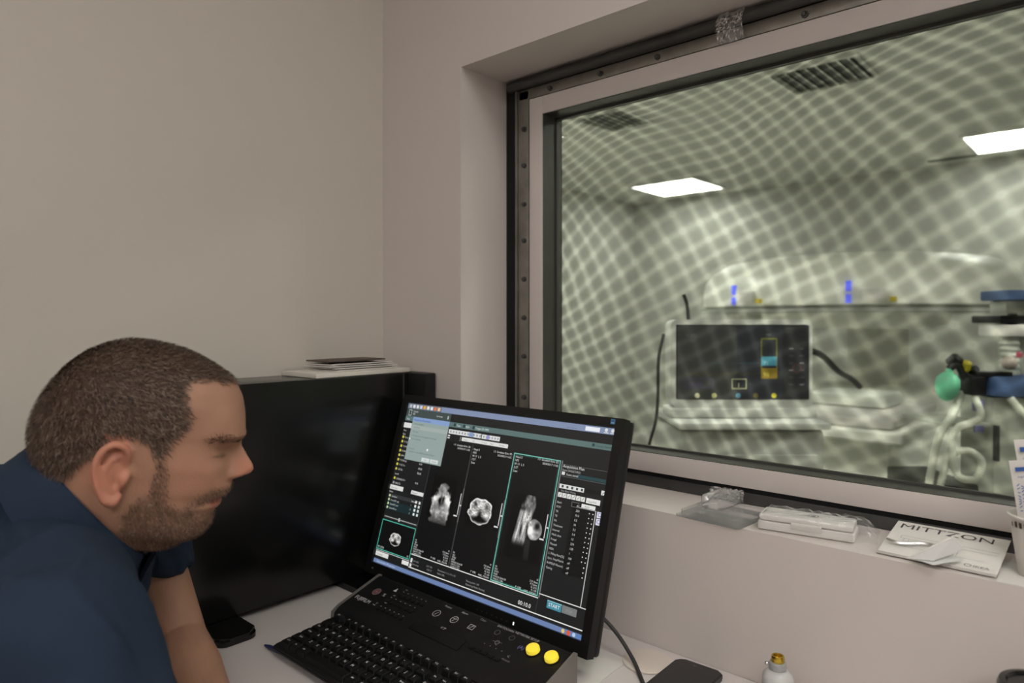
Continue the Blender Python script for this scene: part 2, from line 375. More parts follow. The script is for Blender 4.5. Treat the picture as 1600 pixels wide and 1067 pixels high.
# ---------------------------------------------------------------- scanner room shell
SX0, SX1, SY1, SC = -3.95, 3.2, 6.28, 2.5
struct(box_obj('wall_scanner_back', SX0, SX1, SY1, SY1+.1, 0, SC, M_SWALL))
struct(box_obj('wall_scanner_left', SX0-.1, SX0, WB, SY1+.1, 0, SC, M_SWALL))
struct(box_obj('wall_scanner_right', SX1, SX1+.1, WB, SY1+.1, 0, SC, M_SWALL))
struct(box_obj('wall_scanner_front', SX0, XL-.1, WB-.05, WB, 0, SC, M_SWALL))
struct(box_obj('floor_scanner', SX0-.1, SX1+.1, WB, SY1+.1, -.06, 0, M_SFLOOR))
struct(box_obj('ceiling_scanner', SX0-.1, SX1+.1, WB, SY1+.1, SC, SC+.06, M_SCEIL))
struct(box_obj('trim_1', SX0, SX1, SY1-.012, SY1, 0, .1, M_WPLAST))
G_L = 'square panel lamps in the scanner room ceiling'
SCOL = (254, 255, 250)
ceiling_panel('ceiling_light', 'square lit ceiling panel seen above the patient monitor', -3.42, -2.81, 5.38, 5.98, SC, LAMP_SCANNER*.32, SCOL, G_L)
ceiling_panel('ceiling_light', 'square lit ceiling panel cut off by the right picture edge', -.86, -.25, 5.38, 5.98, SC, LAMP_SCANNER*.32, SCOL, G_L)
ceiling_panel('ceiling_light', 'square lit ceiling panel hidden behind the left window jamb', -3.42, -2.81, 3.0, 3.6, SC, LAMP_SCANNER, SCOL, G_L)
ceiling_panel('ceiling_light', 'square lit ceiling panel above the anaesthesia machine out of view', .9, 1.5, 2.6, 3.2, SC, LAMP_SCANNER, SCOL, G_L)
ceiling_panel('ceiling_light', 'added unseen ceiling panel just inside the glass at left', -2.1, -1.5, 1.3, 1.65, SC, LAMP_SCANNER, SCOL, G_L)  # unseen fill panel, added to light the fronts of the equipment
ceiling_panel('ceiling_light', 'added unseen ceiling panel just inside the glass at right', -.6, 0, 1.3, 1.65, SC, LAMP_SCANNER, SCOL, G_L)  # second added fill panel above the view, brightens the equipment fronts
M_VENT = mat('vent_slat_metal', (96, 98, 94), .5, var=.08); M_VENTD = mat('vent_duct_dark', (110, 112, 108), .8)
def vent(label, x0, x1, y0, y1, ns):
    t = empty('ceiling_vent', ((x0+x1)/2, (y0+y1)/2, SC)); tag(t, label, 'vent', 'ceiling vents of the scanner room')
    hx, hy = (x1-x0)/2, (y1-y0)/2
    box_obj('duct_plate', -hx, hx, -hy, hy, -.004, -.0005, M_VENTD, t)
    bm = bmesh.new()
    for a, b, c, d in ((-hx-.02, hx+.02, -hy-.02, -hy), (-hx-.02, hx+.02, hy, hy+.02), (-hx-.02, -hx, -hy, hy), (hx, hx+.02, -hy, hy)): box(bm, a, b, c, d, -.014, -.0005)
    bm_obj('vent_frame', bm, M_SCEIL, t)
    bm = bmesh.new(); box(bm, -.011, .011, -hy, hy, -.0015, .0015, M=Matrix.Rotation(.7, 4, 'Y')); me = bpy.data.meshes.new('slat'); bm.to_mesh(me); bm.free(); me.materials.append(M_SCEIL)
    for k in range(ns): me_obj('slat', me, None, t, (-hx+(k+.5)*2*hx/ns, 0, -.014))
vent('dark louvred ceiling vent near the top left of the glass', -2.52, -2.22, 3.36, 3.7, 7)
vent('dark louvred ceiling vent near the top middle of the glass', -1.36, -.97, 3.4, 3.76, 8)
tag(box_obj('ceiling_strip', -1.2, -.89, 6.06, 6.12, SC-.008, SC-.0005, M_VENTD), 'thin dark strip on the ceiling before the right lamp panel', 'ceiling slot')  # thin dark bar set just under the ceiling

# ---------------------------------------------------------------- scanner (open magnet)
M_SCAN = mat('scanner_shell', (240, 240, 232), .35, var=.02); M_SCANG = mat('scanner_grey_trim', (158, 160, 154), .45, var=.04)
M_BLUEL = mat('blue_indicator', (80, 90, 255), .4, emit=(110, 120, 255), estr=1.0); M_AMBER = mat('amber_sticker', (190, 170, 40), .5)
scn = empty('open_scanner', (-1.36, 4.74, 0), (0, 0, math.atan2(.672, .741)))
tag(scn, 'large white open scanner with rounded upper and lower housings', 'scanner')
lathe_obj('upper_housing', [(.60, 1.345), (.885, 1.345), (.915, 1.365), (.918, 1.44), (.90, 1.52), (.85, 1.58), (.76, 1.635), (.62, 1.66), (.3, 1.672), (.01, 1.673)], M_SCAN, scn, 64)
lathe_obj('trim_ring', [(.56, 1.325), (.93, 1.325), (.93, 1.3445), (.56, 1.3445)], M_SCANG, scn, 64)
lathe_obj('pole_cover', [(.42, 1.23), (.52, 1.25), (.55, 1.3245)], M_SCAN, scn, 48)
lathe_obj('lower_housing', [(.85, 0), (.90, .05), (.92, .4), (.92, .72), (.88, .80), (.75, .835), (.4, .845), (.01, .845)], M_SCAN, scn, 64)
for s in (-1, 1):
    bm = bmesh.new(); prism(bm, [(s*.44+a, .52+b) for a, b in rrect(-.17, .17, -.16, .16, .08)], .7, 1.4, 'z'); bm_obj('column', bm, M_SCAN, scn, smooth=40)
for x in (-.42, -.86):
    yy = -math.sqrt(.918**2-x*x)
    p = empty('indicator_panel', (0, 0, 0)); p.parent = scn
    ang = math.atan2(yy, x)+PI/2
    for dz, h in ((1.37, .045), (1.43, .055)):
        q = box_obj('indicator_light', -.013, .013, -.006, .01, dz, dz+h, M_BLUEL, p); q.location = (x, yy, 0); q.rotation_euler = (0, 0, ang)
    q = box_obj('label_plate', .05, .17, -.004, .01, 1.38, 1.44, M_WPLAST, p); q.location = (x, yy, 0); q.rotation_euler = (0, 0, ang)
    q = box_obj('warning_sticker', .19, .22, -.004, .02, 1.375, 1.40, M_AMBER, p); q.location = (x, yy, 0); q.rotation_euler = (0, 0, ang)
# patient table
tb = empty('patient_table', (-.93, 3.36, 0)); tag(tb, 'white patient table in front of the open scanner', 'table')
box_obj('tabletop', -.27, .27, -.43, .42, .80, .85, M_SCAN, tb, .02, 3); box_obj('pad', -.23, .23, -.40, .39, .8505, .895, M_WPLAST, tb, .02, 3)
box_obj('pedestal', -.2, .2, -.30, .25, 0, .7995, M_SCAN, tb, .03, 3)
M_LINEN = mat('folded_linen', (214, 216, 208), .9, var=.05, bump=.6, bscale=25)
ln = box_obj('folded_sheet', -.17, .15, -.16, .12, .001, .06, M_LINEN, None, .02, 3, loc=(-.95, 3.42, .895)); tag(ln, 'folded white sheet lying on the patient table', 'sheet')

# ---------------------------------------------------------------- patient monitor on a cart
TH = math.atan2(.672, .741)
M_PMG = mat('monitor_grey_shell', (196, 197, 192), .4, var=.03); M_CARTG = mat('cart_grey', (170, 171, 165), .5, var=.06)
ct = empty('equipment_cart', (-.946, 2.112, 0), (0, 0, TH)); tag(ct, 'grey equipment cart carrying the patient monitor', 'cart')
box_obj('cabinet', -.215, .215, -.14, .20, .12, .955, M_CARTG, ct, .02, 3)
box_obj('top_plate', -.225, .225, -.16, .21, .9555, .975, M_PMG, ct, .006)
for i in range(3):
    dr = box_obj('drawer', -.19, .19, -.152, -.1402, .2+i*.235, .41+i*.235, M_CARTG, ct, .004)
    box_obj('handle', -.06, .06, -.165, -.1525, .37+i*.235, .385+i*.235, M_ROD, dr, .003)
for sx in (-1, 1):
    for sy in (-1, 1):
        bm = bmesh.new(); lathe(bm, [(.03, -.012), (.04, -.008), (.04, .008), (.03, .012)], 16, Matrix.Translation((sx*.17, .03+sy*.12, .0405)) @ Matrix.Rotation(PI/2, 4, 'Y'))
        cw = bm_obj('caster', bm, M_BLACKP, ct, smooth=40); box_obj('fork', sx*.17-.02, sx*.17+.02, .03+sy*.12-.012, .03+sy*.12+.012, .075, .1195, M_PMG, cw)
pm = empty('patient_monitor', (-.946, 2.112, .9755), (0, 0, TH)); tag(pm, 'grey framed patient monitor with dark screen on a cart', 'monitor')
bm = bmesh.new(); prism(bm, rrect(-.221, .223, .03, .306, .022), -.035, .04, 'y'); bm_obj('housing', bm, M_PMG, pm, smooth=40)
box_obj('foot_rail', -.226, .228, -.06, .06, .0005, .0295, M_PMG, pm, .006)
box_obj('screen_glass', -.204, .206, -.0365, -.0355, .058, .290, mat('screen_black', (26, 27, 30), .25, var=.05), pm)
pr = Print()
def P(u, v): return ((u-1153)*.002037, 1.28-(v-500)*.002037-.9755)
def pr_(u0, v0, u1, v1, c, l=1): a, b = P(u0, v0), P(u1, v1); pr.rect(a[0], b[1], b[0], a[1], c, l)
pr_(1054, 508, 1146, 622, (70, 71, 68)); pr_(1146, 508, 1216, 622, (50, 52, 58)); pr_(1216, 508, 1257, 622, (42, 43, 44))  # greys lifted to put the shielding mesh's haze into the screen colours
def pt(u, v, t, s, c): a = P(u, v); pr.text(a[0], a[1], t, s, c, 4)
pt(1066, 525, 'HR  ECG', .010, (120, 122, 120)); pt(1074, 533, 'II x1', .008, (110, 112, 110)); pt(1070, 563, 'CO2', .009, (110, 112, 110))
pt(1122, 514, '10:42', .009, (95, 97, 95)); pt(1222, 514, 'Standby', .009, (80, 82, 80)); pt(1190, 524, 'NIBP', .008, (130, 132, 120))
for k in range(40):     # traces
    u0 = 1068+k*2.9; y0 = 583+2.2*math.sin(k*1.1)+(-3 if k % 9 == 0 else 0); y1 = 583+2.2*math.sin((k+1)*1.1)
    a, b = P(u0, y0), P(u0+2.9, y1); pr.line(a[0], a[1], b[0], b[1], .002, (92, 84, 40), 3)
a, b = P(1090, 567), P(1180, 566); pr.line(a[0], a[1], b[0], b[1], .0015, (74, 100, 110), 3)
a, b = P(1183, 577), P(1208, 528); pr.frame(a[0], a[1], b[0], b[1], .003, (135, 135, 40), 3)
pr_(1183, 556, 1208, 570, (86, 160, 180), 3); pr_(1183, 574, 1208, 590, (150, 125, 40), 3)
pt(1186, 587, '98', .020, (225, 205, 90)); pt(1187, 569, '71', .016, (190, 235, 240))
a, b = P(1138, 606), P(1161, 590); pr.frame(a[0], a[1], b[0], b[1], .003, (190, 190, 150), 3); pt(1146, 604, '1', .022, (225, 222, 170))
a, b = P(1066, 604), P(1110, 590); pr.frame(a[0], a[1], b[0], b[1], .002, (92, 80, 116), 3); pt(1070, 601, '120/80', .016, (110, 98, 140))
for u, c in ((1085, (215, 210, 170)), (1111, (220, 214, 150)), (1148, (110, 160, 180)), (1175, (120, 112, 60)), (1203, (215, 205, 60))):
    a = P(u, 616); pr.disc(a[0], a[1], .008, c, 3)
for r in range(6):
    for q in range(2):
        a = P(1226+q*16, 545+r*11); pr.rect(a[0], a[1], a[0]+.014, a[1]+.004, (90, 90, 92) if (r+q) % 3 else (130, 128, 130), 3)
a = P(1238, 574); pr.ring(a[0], a[1], .014, .002, (110, 50, 50), 4)
pr.build('screen_display', M_SCREEN2, pm, Matrix.Translation((0, -.0367, 0)) @ XZ)
M_CABLE = mat('dark_cable', (44, 44, 42), .6)
c1 = tube_obj('cable', [(-1.095, 1.910, 1.236), (-1.096, 1.881, 1.162), (-1.093, 1.871, 1.044), (-1.088, 1.848, 0.969), (-1.105, 1.833, 0.881), (-1.123, 1.817, 0.697), (-1.108, 1.830, 0.036)], .005, M_CABLE)
tag(c1, 'dark cable hanging left of the patient monitor', 'cable')
c2 = tube_obj('cable', [(-1.098, 2.042, 1.363), (-1.090, 2.049, 1.332), (-1.081, 2.044, 1.280), (-1.075, 2.042, 1.218)], .006, M_CABLE)
tag(c2, 'short dark cable rising behind the patient monitor', 'cable')
c3 = tube_obj('cable', [(-0.816, 2.365, 1.182), (-0.814, 2.502, 1.156), (-0.837, 2.751, 1.087), (-0.848, 2.944, 1.046), (-0.853, 3.074, 1.006)], .011, M_CABLE)
tag(c3, 'thick dark cable running from the patient monitor to the table', 'cable')

# ---------------------------------------------------------------- anaesthesia machine
M_NAVY = mat('blue_panel', (66, 88, 128), .5, var=.08); M_TEAL = mat('green_rubber', (104, 186, 150), .4, var=.08); M_MGREY = mat('machine_grey', (176, 178, 168), .45, var=.05)
M_HOSE = mat('pale_hose', (206, 208, 196), .4, var=.05); M_PURP = mat('violet_clip', (110, 108, 150), .5)
an = empty('anaesthesia_machine', (-.39, 2.88, 0), (0, 0, TH)); tag(an, 'anaesthesia machine with green breathing bag behind the window at right', 'machine')
def A(u, v): return ((u-1540)*.002222, 1.28-(v-500)*.002222)
def abox(name, u0, v0, u1, v1, y0, y1, m, bev=.006, parent=an):
    a, b = A(u0, v0), A(u1, v1); return box_obj(name, a[0], b[0], y0, y1, b[1], a[1], m, parent, bev, 2)
abox('top_tray', 1535, 455, 1680, 470, -.12, .02, M_NAVY); abox('head_unit', 1550, 470.3, 1670, 490, -.06, .02, M_MGREY)
abox('upper_bracket', 1545, 493, 1586, 505, -.05, .1, M_BLACKP); abox('gas_block', 1550, 507, 1586, 525, -.06, .08, M_WPLAST)
abox('back_panel', 1588, 490.3, 1680, 590, .03, .10, M_MGREY); abox('post', 1581, 470.5, 1588, 586, .0, .03, M_ROD, .002)
a = A(1569, 586); lathe_obj('bellows', [(.028, a[1]), (.03, a[1]+.01)]+[(.03-.004*(k % 2), a[1]+.01+k*.01) for k in range(1, 12)]+[(.025, a[1]+.134)], M_MGREY, an, 24, loc=(a[0], -.02, 0))
abox('worktop', 1508, 584, 1680, 614, -.15, .01, M_NAVY, .02); abox('cabinet', 1512, 614.4, 1680, 1040, -.12, .05, M_MGREY, .01)
abox('absorber', 1478, 584, 1503, 612, -.12, -.03, M_BLACKP, .008); abox('absorber_arm', 1490, 577, 1545, 586, -.11, -.05, M_BLACKP, .004)
a = A(1466, 562); lathe_obj('valve_knob', [(.015, -.02), (.022, -.015), (.022, .015), (.015, .022)], M_BLACKP, an, 20, loc=(a[0], -.08, a[1]), rot=(.5, .6, 0))
a = A(1481, 568); lathe_obj('yellow_cap', [(.012, -.02), (.016, -.01), (.016, .01), (.008, .016)], mat('yellow_plastic', (190, 175, 40), .4), an, 16, loc=(a[0], -.09, a[1]), rot=(.4, 0, 0))
a = A(1492, 575); lathe_obj('valve_knob', [(.01, -.015), (.014, -.01), (.014, .01), (.01, .015)], M_BLACKP, an, 16, loc=(a[0], -.09, a[1]), rot=(1.2, .4, 0))
a = A(1453, 598); lathe_obj('breathing_bag', [(.006, -.052), (.02, -.045), (.032, -.025), (.037, 0), (.034, .022), (.024, .037), (.012, .043), (.01, .055)], M_TEAL, an, 24, loc=(a[0], -.09, a[1]), rot=(0, .12, 0))
bm = bmesh.new(); a, b = A(1455, 573), A(1482, 590); tube(bm, spline([(a[0], -.09, a[1]), ((a[0]+b[0])/2, -.09, a[1]+.012), (b[0], -.08, b[1])], 6), .012, 12); bm_obj('bag_elbow', bm, M_BLACKP, an, smooth=40)
abox('side_tray', 1438, 653, 1508, 658, -.12, .12, M_MGREY, .002); abox('tray_clip', 1482, 656, 1496, 666, -.13, -.121, M_PURP, .002); abox('tray_clip', 1489, 618, 1500, 636, -.12, -.09, M_PURP, .004)
abox('tray_post', 1511, 655, 1516, 708, -.14, -.1205, M_ROD, .002)
abox('lower_unit', 1432, 746, 1498, 900, -.1, .2, M_FRAMED, .01); abox('unit_shelf', 1425, 900.3, 1508, 912, -.12, .25, M_MGREY, .004); 
abox('base', 1420, 1040, 1690, 1074, -.2, .32, M_MGREY, .01); abox('shelf_post', 1440, 912.3, 1450, 1040, -.02, .02, M_ROD, .002)
def hose(pts, r=.011, ridges=True):
    p3 = [(A(u, v)[0], y, A(u, v)[1]) for u, v, y in pts]; sp = spline(p3, 18)
    rad = [r*(1+.12*(1 if k % 2 else -1)) for k in range(len(sp))] if ridges else r
    bm = bmesh.new(); tube(bm, sp, rad, 10); bm_obj('breathing_hose', bm, M_HOSE, an, smooth=60)
hose([(1490, 612, -.1), (1488, 640, -.14), (1470, 650, -.15), (1445, 660, -.16), (1436, 690, -.17), (1445, 725, -.17), (1470, 730, -.17), (1480, 705, -.17), (1462, 690, -.16), (1440, 700, -.15), (1428, 745, -.14), (1420, 800, -.14)])
hose([(1480, 610, -.07), (1452, 640, -.12), (1430, 670, -.13), (1420, 710, -.13), (1412, 760, -.13), (1408, 820, -.13)], .012)
hose([(1530, 614, -.14), (1560, 660, -.16), (1575, 720, -.17), (1560, 780, -.17), (1530, 800, -.16)], .012)
a = A(1597, 635); lathe_obj('side_knob', [(.016, 0), (.02, .006), (.016, .02)], M_BLACKP, an, 20, loc=(a[0], -.1205, a[1]), rot=(PI/2, 0, 0))
a = A(1536, 550); bm = bmesh.new(); bmesh.ops.create_icosphere(bm, subdivisions=2, radius=.024); bm_obj('rubber_mask', bm, mat('pinkish_mask', (150, 138, 132), .5, var=.3, vscale=50), an, loc=(a[0], -.12, a[1]-.03), smooth=60)
a = A(1551, 551); lathe_obj('red_connector', [(.009, 0), (.01, .014), (.006, .02)], mat('red_plastic', (150, 70, 84), .4), an, 14, loc=(a[0], -.12, a[1]-.01))

# ---------------------------------------------------------------- desk
DZ = .74
dk = empty('desk', (.1, .655, 0)); tag(dk, 'white laminate desk under the observation window', 'desk')
box_obj('desktop', XL+.004-.1, 1.3, -.355, .353, DZ-.028, DZ, M_DESK, dk, .002)
for x in (-1.33, .6, 1.24):
    bm = bmesh.new(); box(bm, x, x+.05, -.30, -.25, 0, DZ-.0285, .004); bm_obj('leg', bm, M_WPLAST, dk, smooth=40)
    bm = bmesh.new(); box(bm, x, x+.05, .26, .31, 0, DZ-.0285, .004); bm_obj('leg', bm, M_WPLAST, dk, smooth=40)
tag(lathe_obj('grommet', [(.038, DZ+.0002), (.0395, DZ+.0012), (.039, DZ+.003), (.034, DZ+.0042), (.001, DZ+.0044)], mat('cream_plastic', (214, 204, 192), .4, var=.02), None, 40, loc=(-.575, .952, 0)), 'round cream disc lying flat on the desk by the wall', 'grommet')  # cable grommet cover of the desk, modelled as a loose disc

# ---------------------------------------------------------------- computer tower
tw = empty('computer_tower', (-1.262, .715, DZ)); tag(tw, 'black glossy computer tower standing against the wall behind the man', 'computer')
tx0, tx1 = XL+.006+1.262, .072
box_obj('side_case', tx0, tx1, -.275, .2565, .0135, .425, M_BLACK, tw, .003)
box_obj('front_bezel', tx0, .127, .258, .290, .012, .4252, M_BLACKP, tw, .004)
box_obj('seam_strip', tx1-.001, tx1+.0012, .2425, .2455, .02, .424, M_ROD, tw)
for y in (-.165, .12):
    bm = bmesh.new(); prism(bm, rrect(tx0+.01, .150, y-.035, y+.035, .018), .0005, .013, 'z')
    bmesh.ops.bevel(bm, geom=[e for e in bm.edges if abs(e.verts[0].co.z-.013) < 1e-5 and abs(e.verts[1].co.z-.013) < 1e-5], offset=.005, segments=3, affect='EDGES')
    bm_obj('foot', bm, M_BLACK, tw, smooth=40)
tag(box_obj('white_board', -.055, .07, -.12, .12, 0, .009, mat('pale_board', (205, 200, 190), .6), None, .001, loc=(-1.262, .86, DZ+.4258), rot=(0, 0, .03)), 'pale flat board lying on top of the black tower', 'board')
def paper_pile(name, label, loc, rot, n, sx, sy, th, m, seed):
    r = random.Random(seed); t = empty(name, loc, (0, 0, rot)); tag(t, label, 'papers')
    z = .0002
    for k in range(n):
        bm = bmesh.new(); G = []; h = th*(.7+.6*r.random()); cur = r.uniform(.000, .004)
        nx = 8
        for s_ in (0, 1):
            G.append([[bm.verts.new((-sx+2*sx*i/nx, -sy+2*sy*j/2, z+s_*h+cur*(abs(2*j/2-1)**2)*(1 if k > 0 else 0)*.6)) for j in range(3)] for i in range(nx+1)])
        for i in range(nx):
            for j in range(2):
                bm.faces.new([G[1][i][j], G[1][i+1][j], G[1][i+1][j+1], G[1][i][j+1]]); bm.faces.new([G[0][i][j], G[0][i][j+1], G[0][i+1][j+1], G[0][i+1][j]])
        for j in range(2):
            bm.faces.new([G[0][0][j], G[1][0][j], G[1][0][j+1], G[0][0][j+1]]); bm.faces.new([G[0][nx][j], G[0][nx][j+1], G[1][nx][j+1], G[1][nx][j]])
        for i in range(nx):
            bm.faces.new([G[0][i][0], G[0][i+1][0], G[1][i+1][0], G[1][i][0]]); bm.faces.new([G[0][i][2], G[1][i][2], G[1][i+1][2], G[0][i+1][2]])
        o = bm_obj('sheet', bm, m, t); o.location = (r.uniform(-.006, .006), r.uniform(-.008, .008), 0); o.rotation_euler = (0, 0, r.uniform(-.05, .05)); z += h+.0022
    return z
zt = paper_pile('paper_stack', 'loose stack of white papers on the pale board', (-1.262, .875, DZ+.4255+.0095), .06, 4, .045, .085, .0016, M_PAPER, 5)
tag(box_obj('dark_notebook', -.038, .038, -.075, .075, 0, .003, mat('brown_cover', (74, 62, 56), .6), None, .0006, loc=(-1.262, .862, DZ+.4255+.0095+zt+.002), rot=(0, 0, .04)), 'thin dark brown notebook on top of the paper stack', 'notebook')

# ---------------------------------------------------------------- monitor with the scan display
SW, SH = .518, .324
mo = empty('computer_monitor', (-.882, .891, .95), (-math.radians(16.55), 0, math.radians(.35)))
tag(mo, 'wide black computer monitor showing three scan images', 'monitor')
bw, bt, bb = .0155, .016, .022
bm = bmesh.new()
for a in ((-SW/2-bw, SW/2+bw, SH/2, SH/2+bt), (-SW/2-bw, SW/2+bw, -SH/2-bb, -SH/2), (-SW/2-bw, -SW/2, -SH/2, SH/2), (SW/2, SW/2+bw, -SH/2, SH/2)):
    box(bm, a[0], a[1], -.006, .012, a[2], a[3])
bm_obj('bezel', bm, M_BEZEL, mo)
bm = bmesh.new(); box(bm, -SW/2-bw+.0005, SW/2+bw-.0005,   .0125, .030, -SH/2-bb+.0005, SH/2+bt-.0005, .006); bm_obj('back_shell', bm, M_BLACKP, mo, smooth=40)
box_obj('screen_panel', -SW/2, SW/2, 0, .010, -SH/2, SH/2, mat('lcd_black', (10, 10, 12), .35), mo)
S = Print()
def X(u): return (u/100-.5)*SW
def Z(v): return (.5-v/100)*SH
def R_(u0, v0, u1, v1, c, l=1): S.rect(X(u0), Z(v1), X(u1), Z(v0), c, l)
def T_(u, v, t, s, c, l=4, al='l'): S.text(X(u), Z(v), t, s*SH/100, c, l, al)
def Fr(u0, v0, u1, v1, t, c, l=3): S.frame(X(u0), Z(v1), X(u1), Z(v0), t*SH/100, c, l)
def blur_line(u, v, t, s, c, l=4, al='l'): T_(u, v, t, s, c, l, al)
BG, BG2, WH = (26, 27, 28), (13, 13, 14), (222, 224, 222)
R_(0, 0, 100, 100, BG, 0)
R_(0, .2, 100, 3.5, (132, 146, 176)); R_(0, .2, 20, 3.5, (112, 120, 136), 2)
for k, c in enumerate([(190, 195, 200), (230, 230, 232), (225, 225, 230), (210, 215, 220), (240, 170, 60), (235, 235, 230), (235, 235, 240), (235, 120, 50), (240, 200, 160)]):
    R_(1.0+k*2.1, .9, 2.4+k*2.1, 2.9, c, 3)
R_(0, 3.5, 26, 8.4, (64, 76, 74), 2); T_(4, 5.6, 'Couch', 1.7, WH); T_(4, 7.3, '0.0', 1.7, WH); Fr(1.4, 4.2, 3, 8, .25, WH); T_(18, 6.6, 'Isocenter', 1.5, WH); R_(24.2, 5.2, 24.9, 7.2, (180, 190, 190), 3)
R_(0, 8.4, 100, 11.4, (92, 116, 114), 1)
T_(1, 10.8, 'Plan', 1.6, WH)
for u, t in ((30, 'Text'), (35, 'ROI'), (40, 'Target 3D MPR')): T_(u, 10.6, t, 1.7, (225, 235, 230)); R_(u-1.6, 8.9, u-.5, 10.8, (40, 60, 70), 3)
T_(93.5, 10.4, 'Current Patient', 1.5, (30, 50, 52)); R_(92, 9, 93, 10.4, (30, 60, 66), 3)
T_(81, 3.0, '--.- -:- --', 2.0, (40, 44, 60)); R_(88.4, .8, 94, 3.0, (236, 240, 246), 3); R_(95.6, 2.6, 97.3, 3.0, WH, 3); R_(98, 2.6, 99.7, 3.0, WH, 3); S.disc(X(96.4), Z(1.5), .003, WH, 3); S.disc(X(98.8), Z(1.5), .003, WH, 3)
# left list
R_(0, 12.8, 4.6, 16, WH, 2); T_(0.6, 18.3, 'Prev', 1.4, WH); T_(0.6, 20.6, 'Scan', 1.4, WH)
for k, t in enumerate(['Scout', 'T1 SE', 'T2 FSE', 'FLAIR', 'DWI', 'T2 FSE sag', 'T1 SE Tra', 'GE T2s']):
    v = 22+k*2.9; S.disc(X(1.2), Z(v), .0028, (215, 205, 80), 3); T_(2.3, v+.6, t, 1.5, (205, 206, 200)); 
T_(1.2, 45.9, 'Locali', 1.5, WH); S.disc(X(1.5), Z(48.1), .0028, (215, 205, 80), 3); T_(2.6, 48.8, 'COR FSE T1+', 1.5, WH); R_(1, 50.2, 2, 51.7, (150, 150, 150), 3); T_(2.6, 51.5, 'SAG T2', 1.5, WH)
for v, t in ((37.2, '0:10'), (40.1, '03:20'), (42.9, '02:45'), (48.9, '0:10')): T_(14, v, t, 1.6, WH)
R_(-0, 52.5, 8, 55.2, (224, 224, 220), 3); T_(.8, 54.6, 'Prep  Scan', 1.4, (70, 70, 70)); R_(12.9, 53, 20, 55.2, (224, 224, 220), 3); T_(13.4, 54.7, 'Protocol', 1.4, (80, 80, 80)); T_(.2, 57.2, 'Series', 1.5, WH)
R_(0, 58, 19.8, 60.2, (52, 56, 56), 2); R_(0, 62.4, 19.8, 67.5, (24, 44, 46), 2)
for k, t in enumerate(['Localizer', 'Scout3D_sag', 'Scout3D_cor', 'Scout3D_tr']):
    T_(2.2, 59.8+k*2.4, t, 1.5, (200, 206, 204)); S.disc(X(1), Z(59.2+k*2.4), .0026, (205, 220, 170), 3); T_(14.2, 59.8+k*2.4, ['Series', '1', '2', '3'][k], 1.4, WH); R_(16.4, 58.5+k*2.4, 17.4, 60+k*2.4, (230, 230, 228), 3); R_(18.4, 58.5+k*2.4, 19.4, 60+k*2.4, (215, 220, 220), 3)
R_(.3, 71.4, 20, 72.6, (70, 72, 72), 2); R_(.8, 71.9, 19.6, 72.1, WH, 3); R_(9.2, 70.9, 10, 73, (190, 195, 195), 4)
R_(.3, 74.6, 19.6, 91.6, (6, 8, 8), 1); Fr(0, 74, 19.9, 92, .45, (80, 190, 168)); T_(.8, 91, 'IM 12/24', 1.6, WH); T_(18, 91, '1.0', 1.4, WH)
R_(0, 92.5, 20, 92.8, WH, 2); R_(.3, 93.2, 8, 95.8, (224, 224, 220), 3); T_(1, 95.2, 'Compare', 1.5, (90, 90, 90)); R_(16.1, 93.3, 20, 95.6, (230, 230, 226), 3); R_(20.6, 90.6, 21.6, 93, WH, 3); R_(20.6, 93.6, 21.6, 95.4, WH, 3)
# viewer columns
R_(20.2, 19.8, 40.2, 88.2, BG2, 1); R_(40.7, 19.8, 60.6, 88.2, BG2, 1); R_(60.8, 20.2, 81, 87.8, BG2, 1)
R_(20.1, 30, 20.4, 88.2, (58, 58, 58), 2); R_(40.15, 19.8, 40.7, 88.2, (60, 60, 60), 2); R_(40.15, 45, 40.7, 64, (96, 96, 96), 3); R_(60.2, 46, 60.75, 66, (96, 96, 96), 3); R_(60.3, 19.8, 60.7, 88, (40, 60, 58), 2)
for u in (39.4, 59.4, 79.4):
    R_(u, 48, u+.35, 60, (210, 210, 208), 4); R_(u-1.6, 60.4, u+.2, 61.2, WH, 4); R_(u+.5, 54.2, u+1.2, 55, WH, 4)
R_(20.2, 88.2, 81.4, 88.7, (228, 228, 224), 3); R_(20.2, 95.6, 99.7, 96.1, (236, 236, 232), 3); R_(0, 97.7, 100, 100, (110, 132, 176), 2); R_(0, 97.2, 100, 97.6, (40, 44, 54), 2)
Fr(60.7, 20.1, 81, 87.8, .5, (120, 198, 182), 4); Fr(61.3, 21, 80.4, 87, .15, (60, 120, 110), 4)
for u0, nm in ((20.8, 0), (41.2, 1), (61.6, 2)):
    if nm: 
        for k, t in enumerate(['Head S', 'HFS', 'W 11  L 5', '2.5T', 'Scan']): T_(u0, 22.6+k*1.9, t, 1.7, WH)
    T_(u0+18.6, 21.8, '1.5  Gradient Echo 3D', 1.55, WH, al='r'); T_(u0+18.6, 23.6, '2024/05/17 11:02', 1.5, WH, al='r')
    for k, t in enumerate(['TR', '70.5', 'TE 8.5', 'FA30', 'FOV250 224x128', 'THK3.5 1 256', '15 MULTI SLC']): T_(u0, 80.6+k*1.25, t, 1.25, WH)
    for k, t in enumerate(['H', 'S 21.4mm', 'P 3.2mm', 'SL 3/15', 'R 1.00', 'NSEL_7/SCAN']): T_(u0+18.6, 80.8+k*1.35, t, 1.3, WH, al='r')
    T_(u0+10, 87.2, 'P  0.82', 1.4, WH)
R_(26.4, 12.8, 43.5, 15.4, WH, 2); R_(43.9, 12.9, 52.8, 15.4, WH, 2); R_(37.3, 12.9, 39.8, 15.3, (130, 160, 210), 3); R_(46.2, 12.9, 47.6, 15.3, (150, 150, 210), 3)
for k in range(11): R_(27.2+k*1.55, 13.5, 27.9+k*1.55, 14.7, (150, 150, 156), 4)
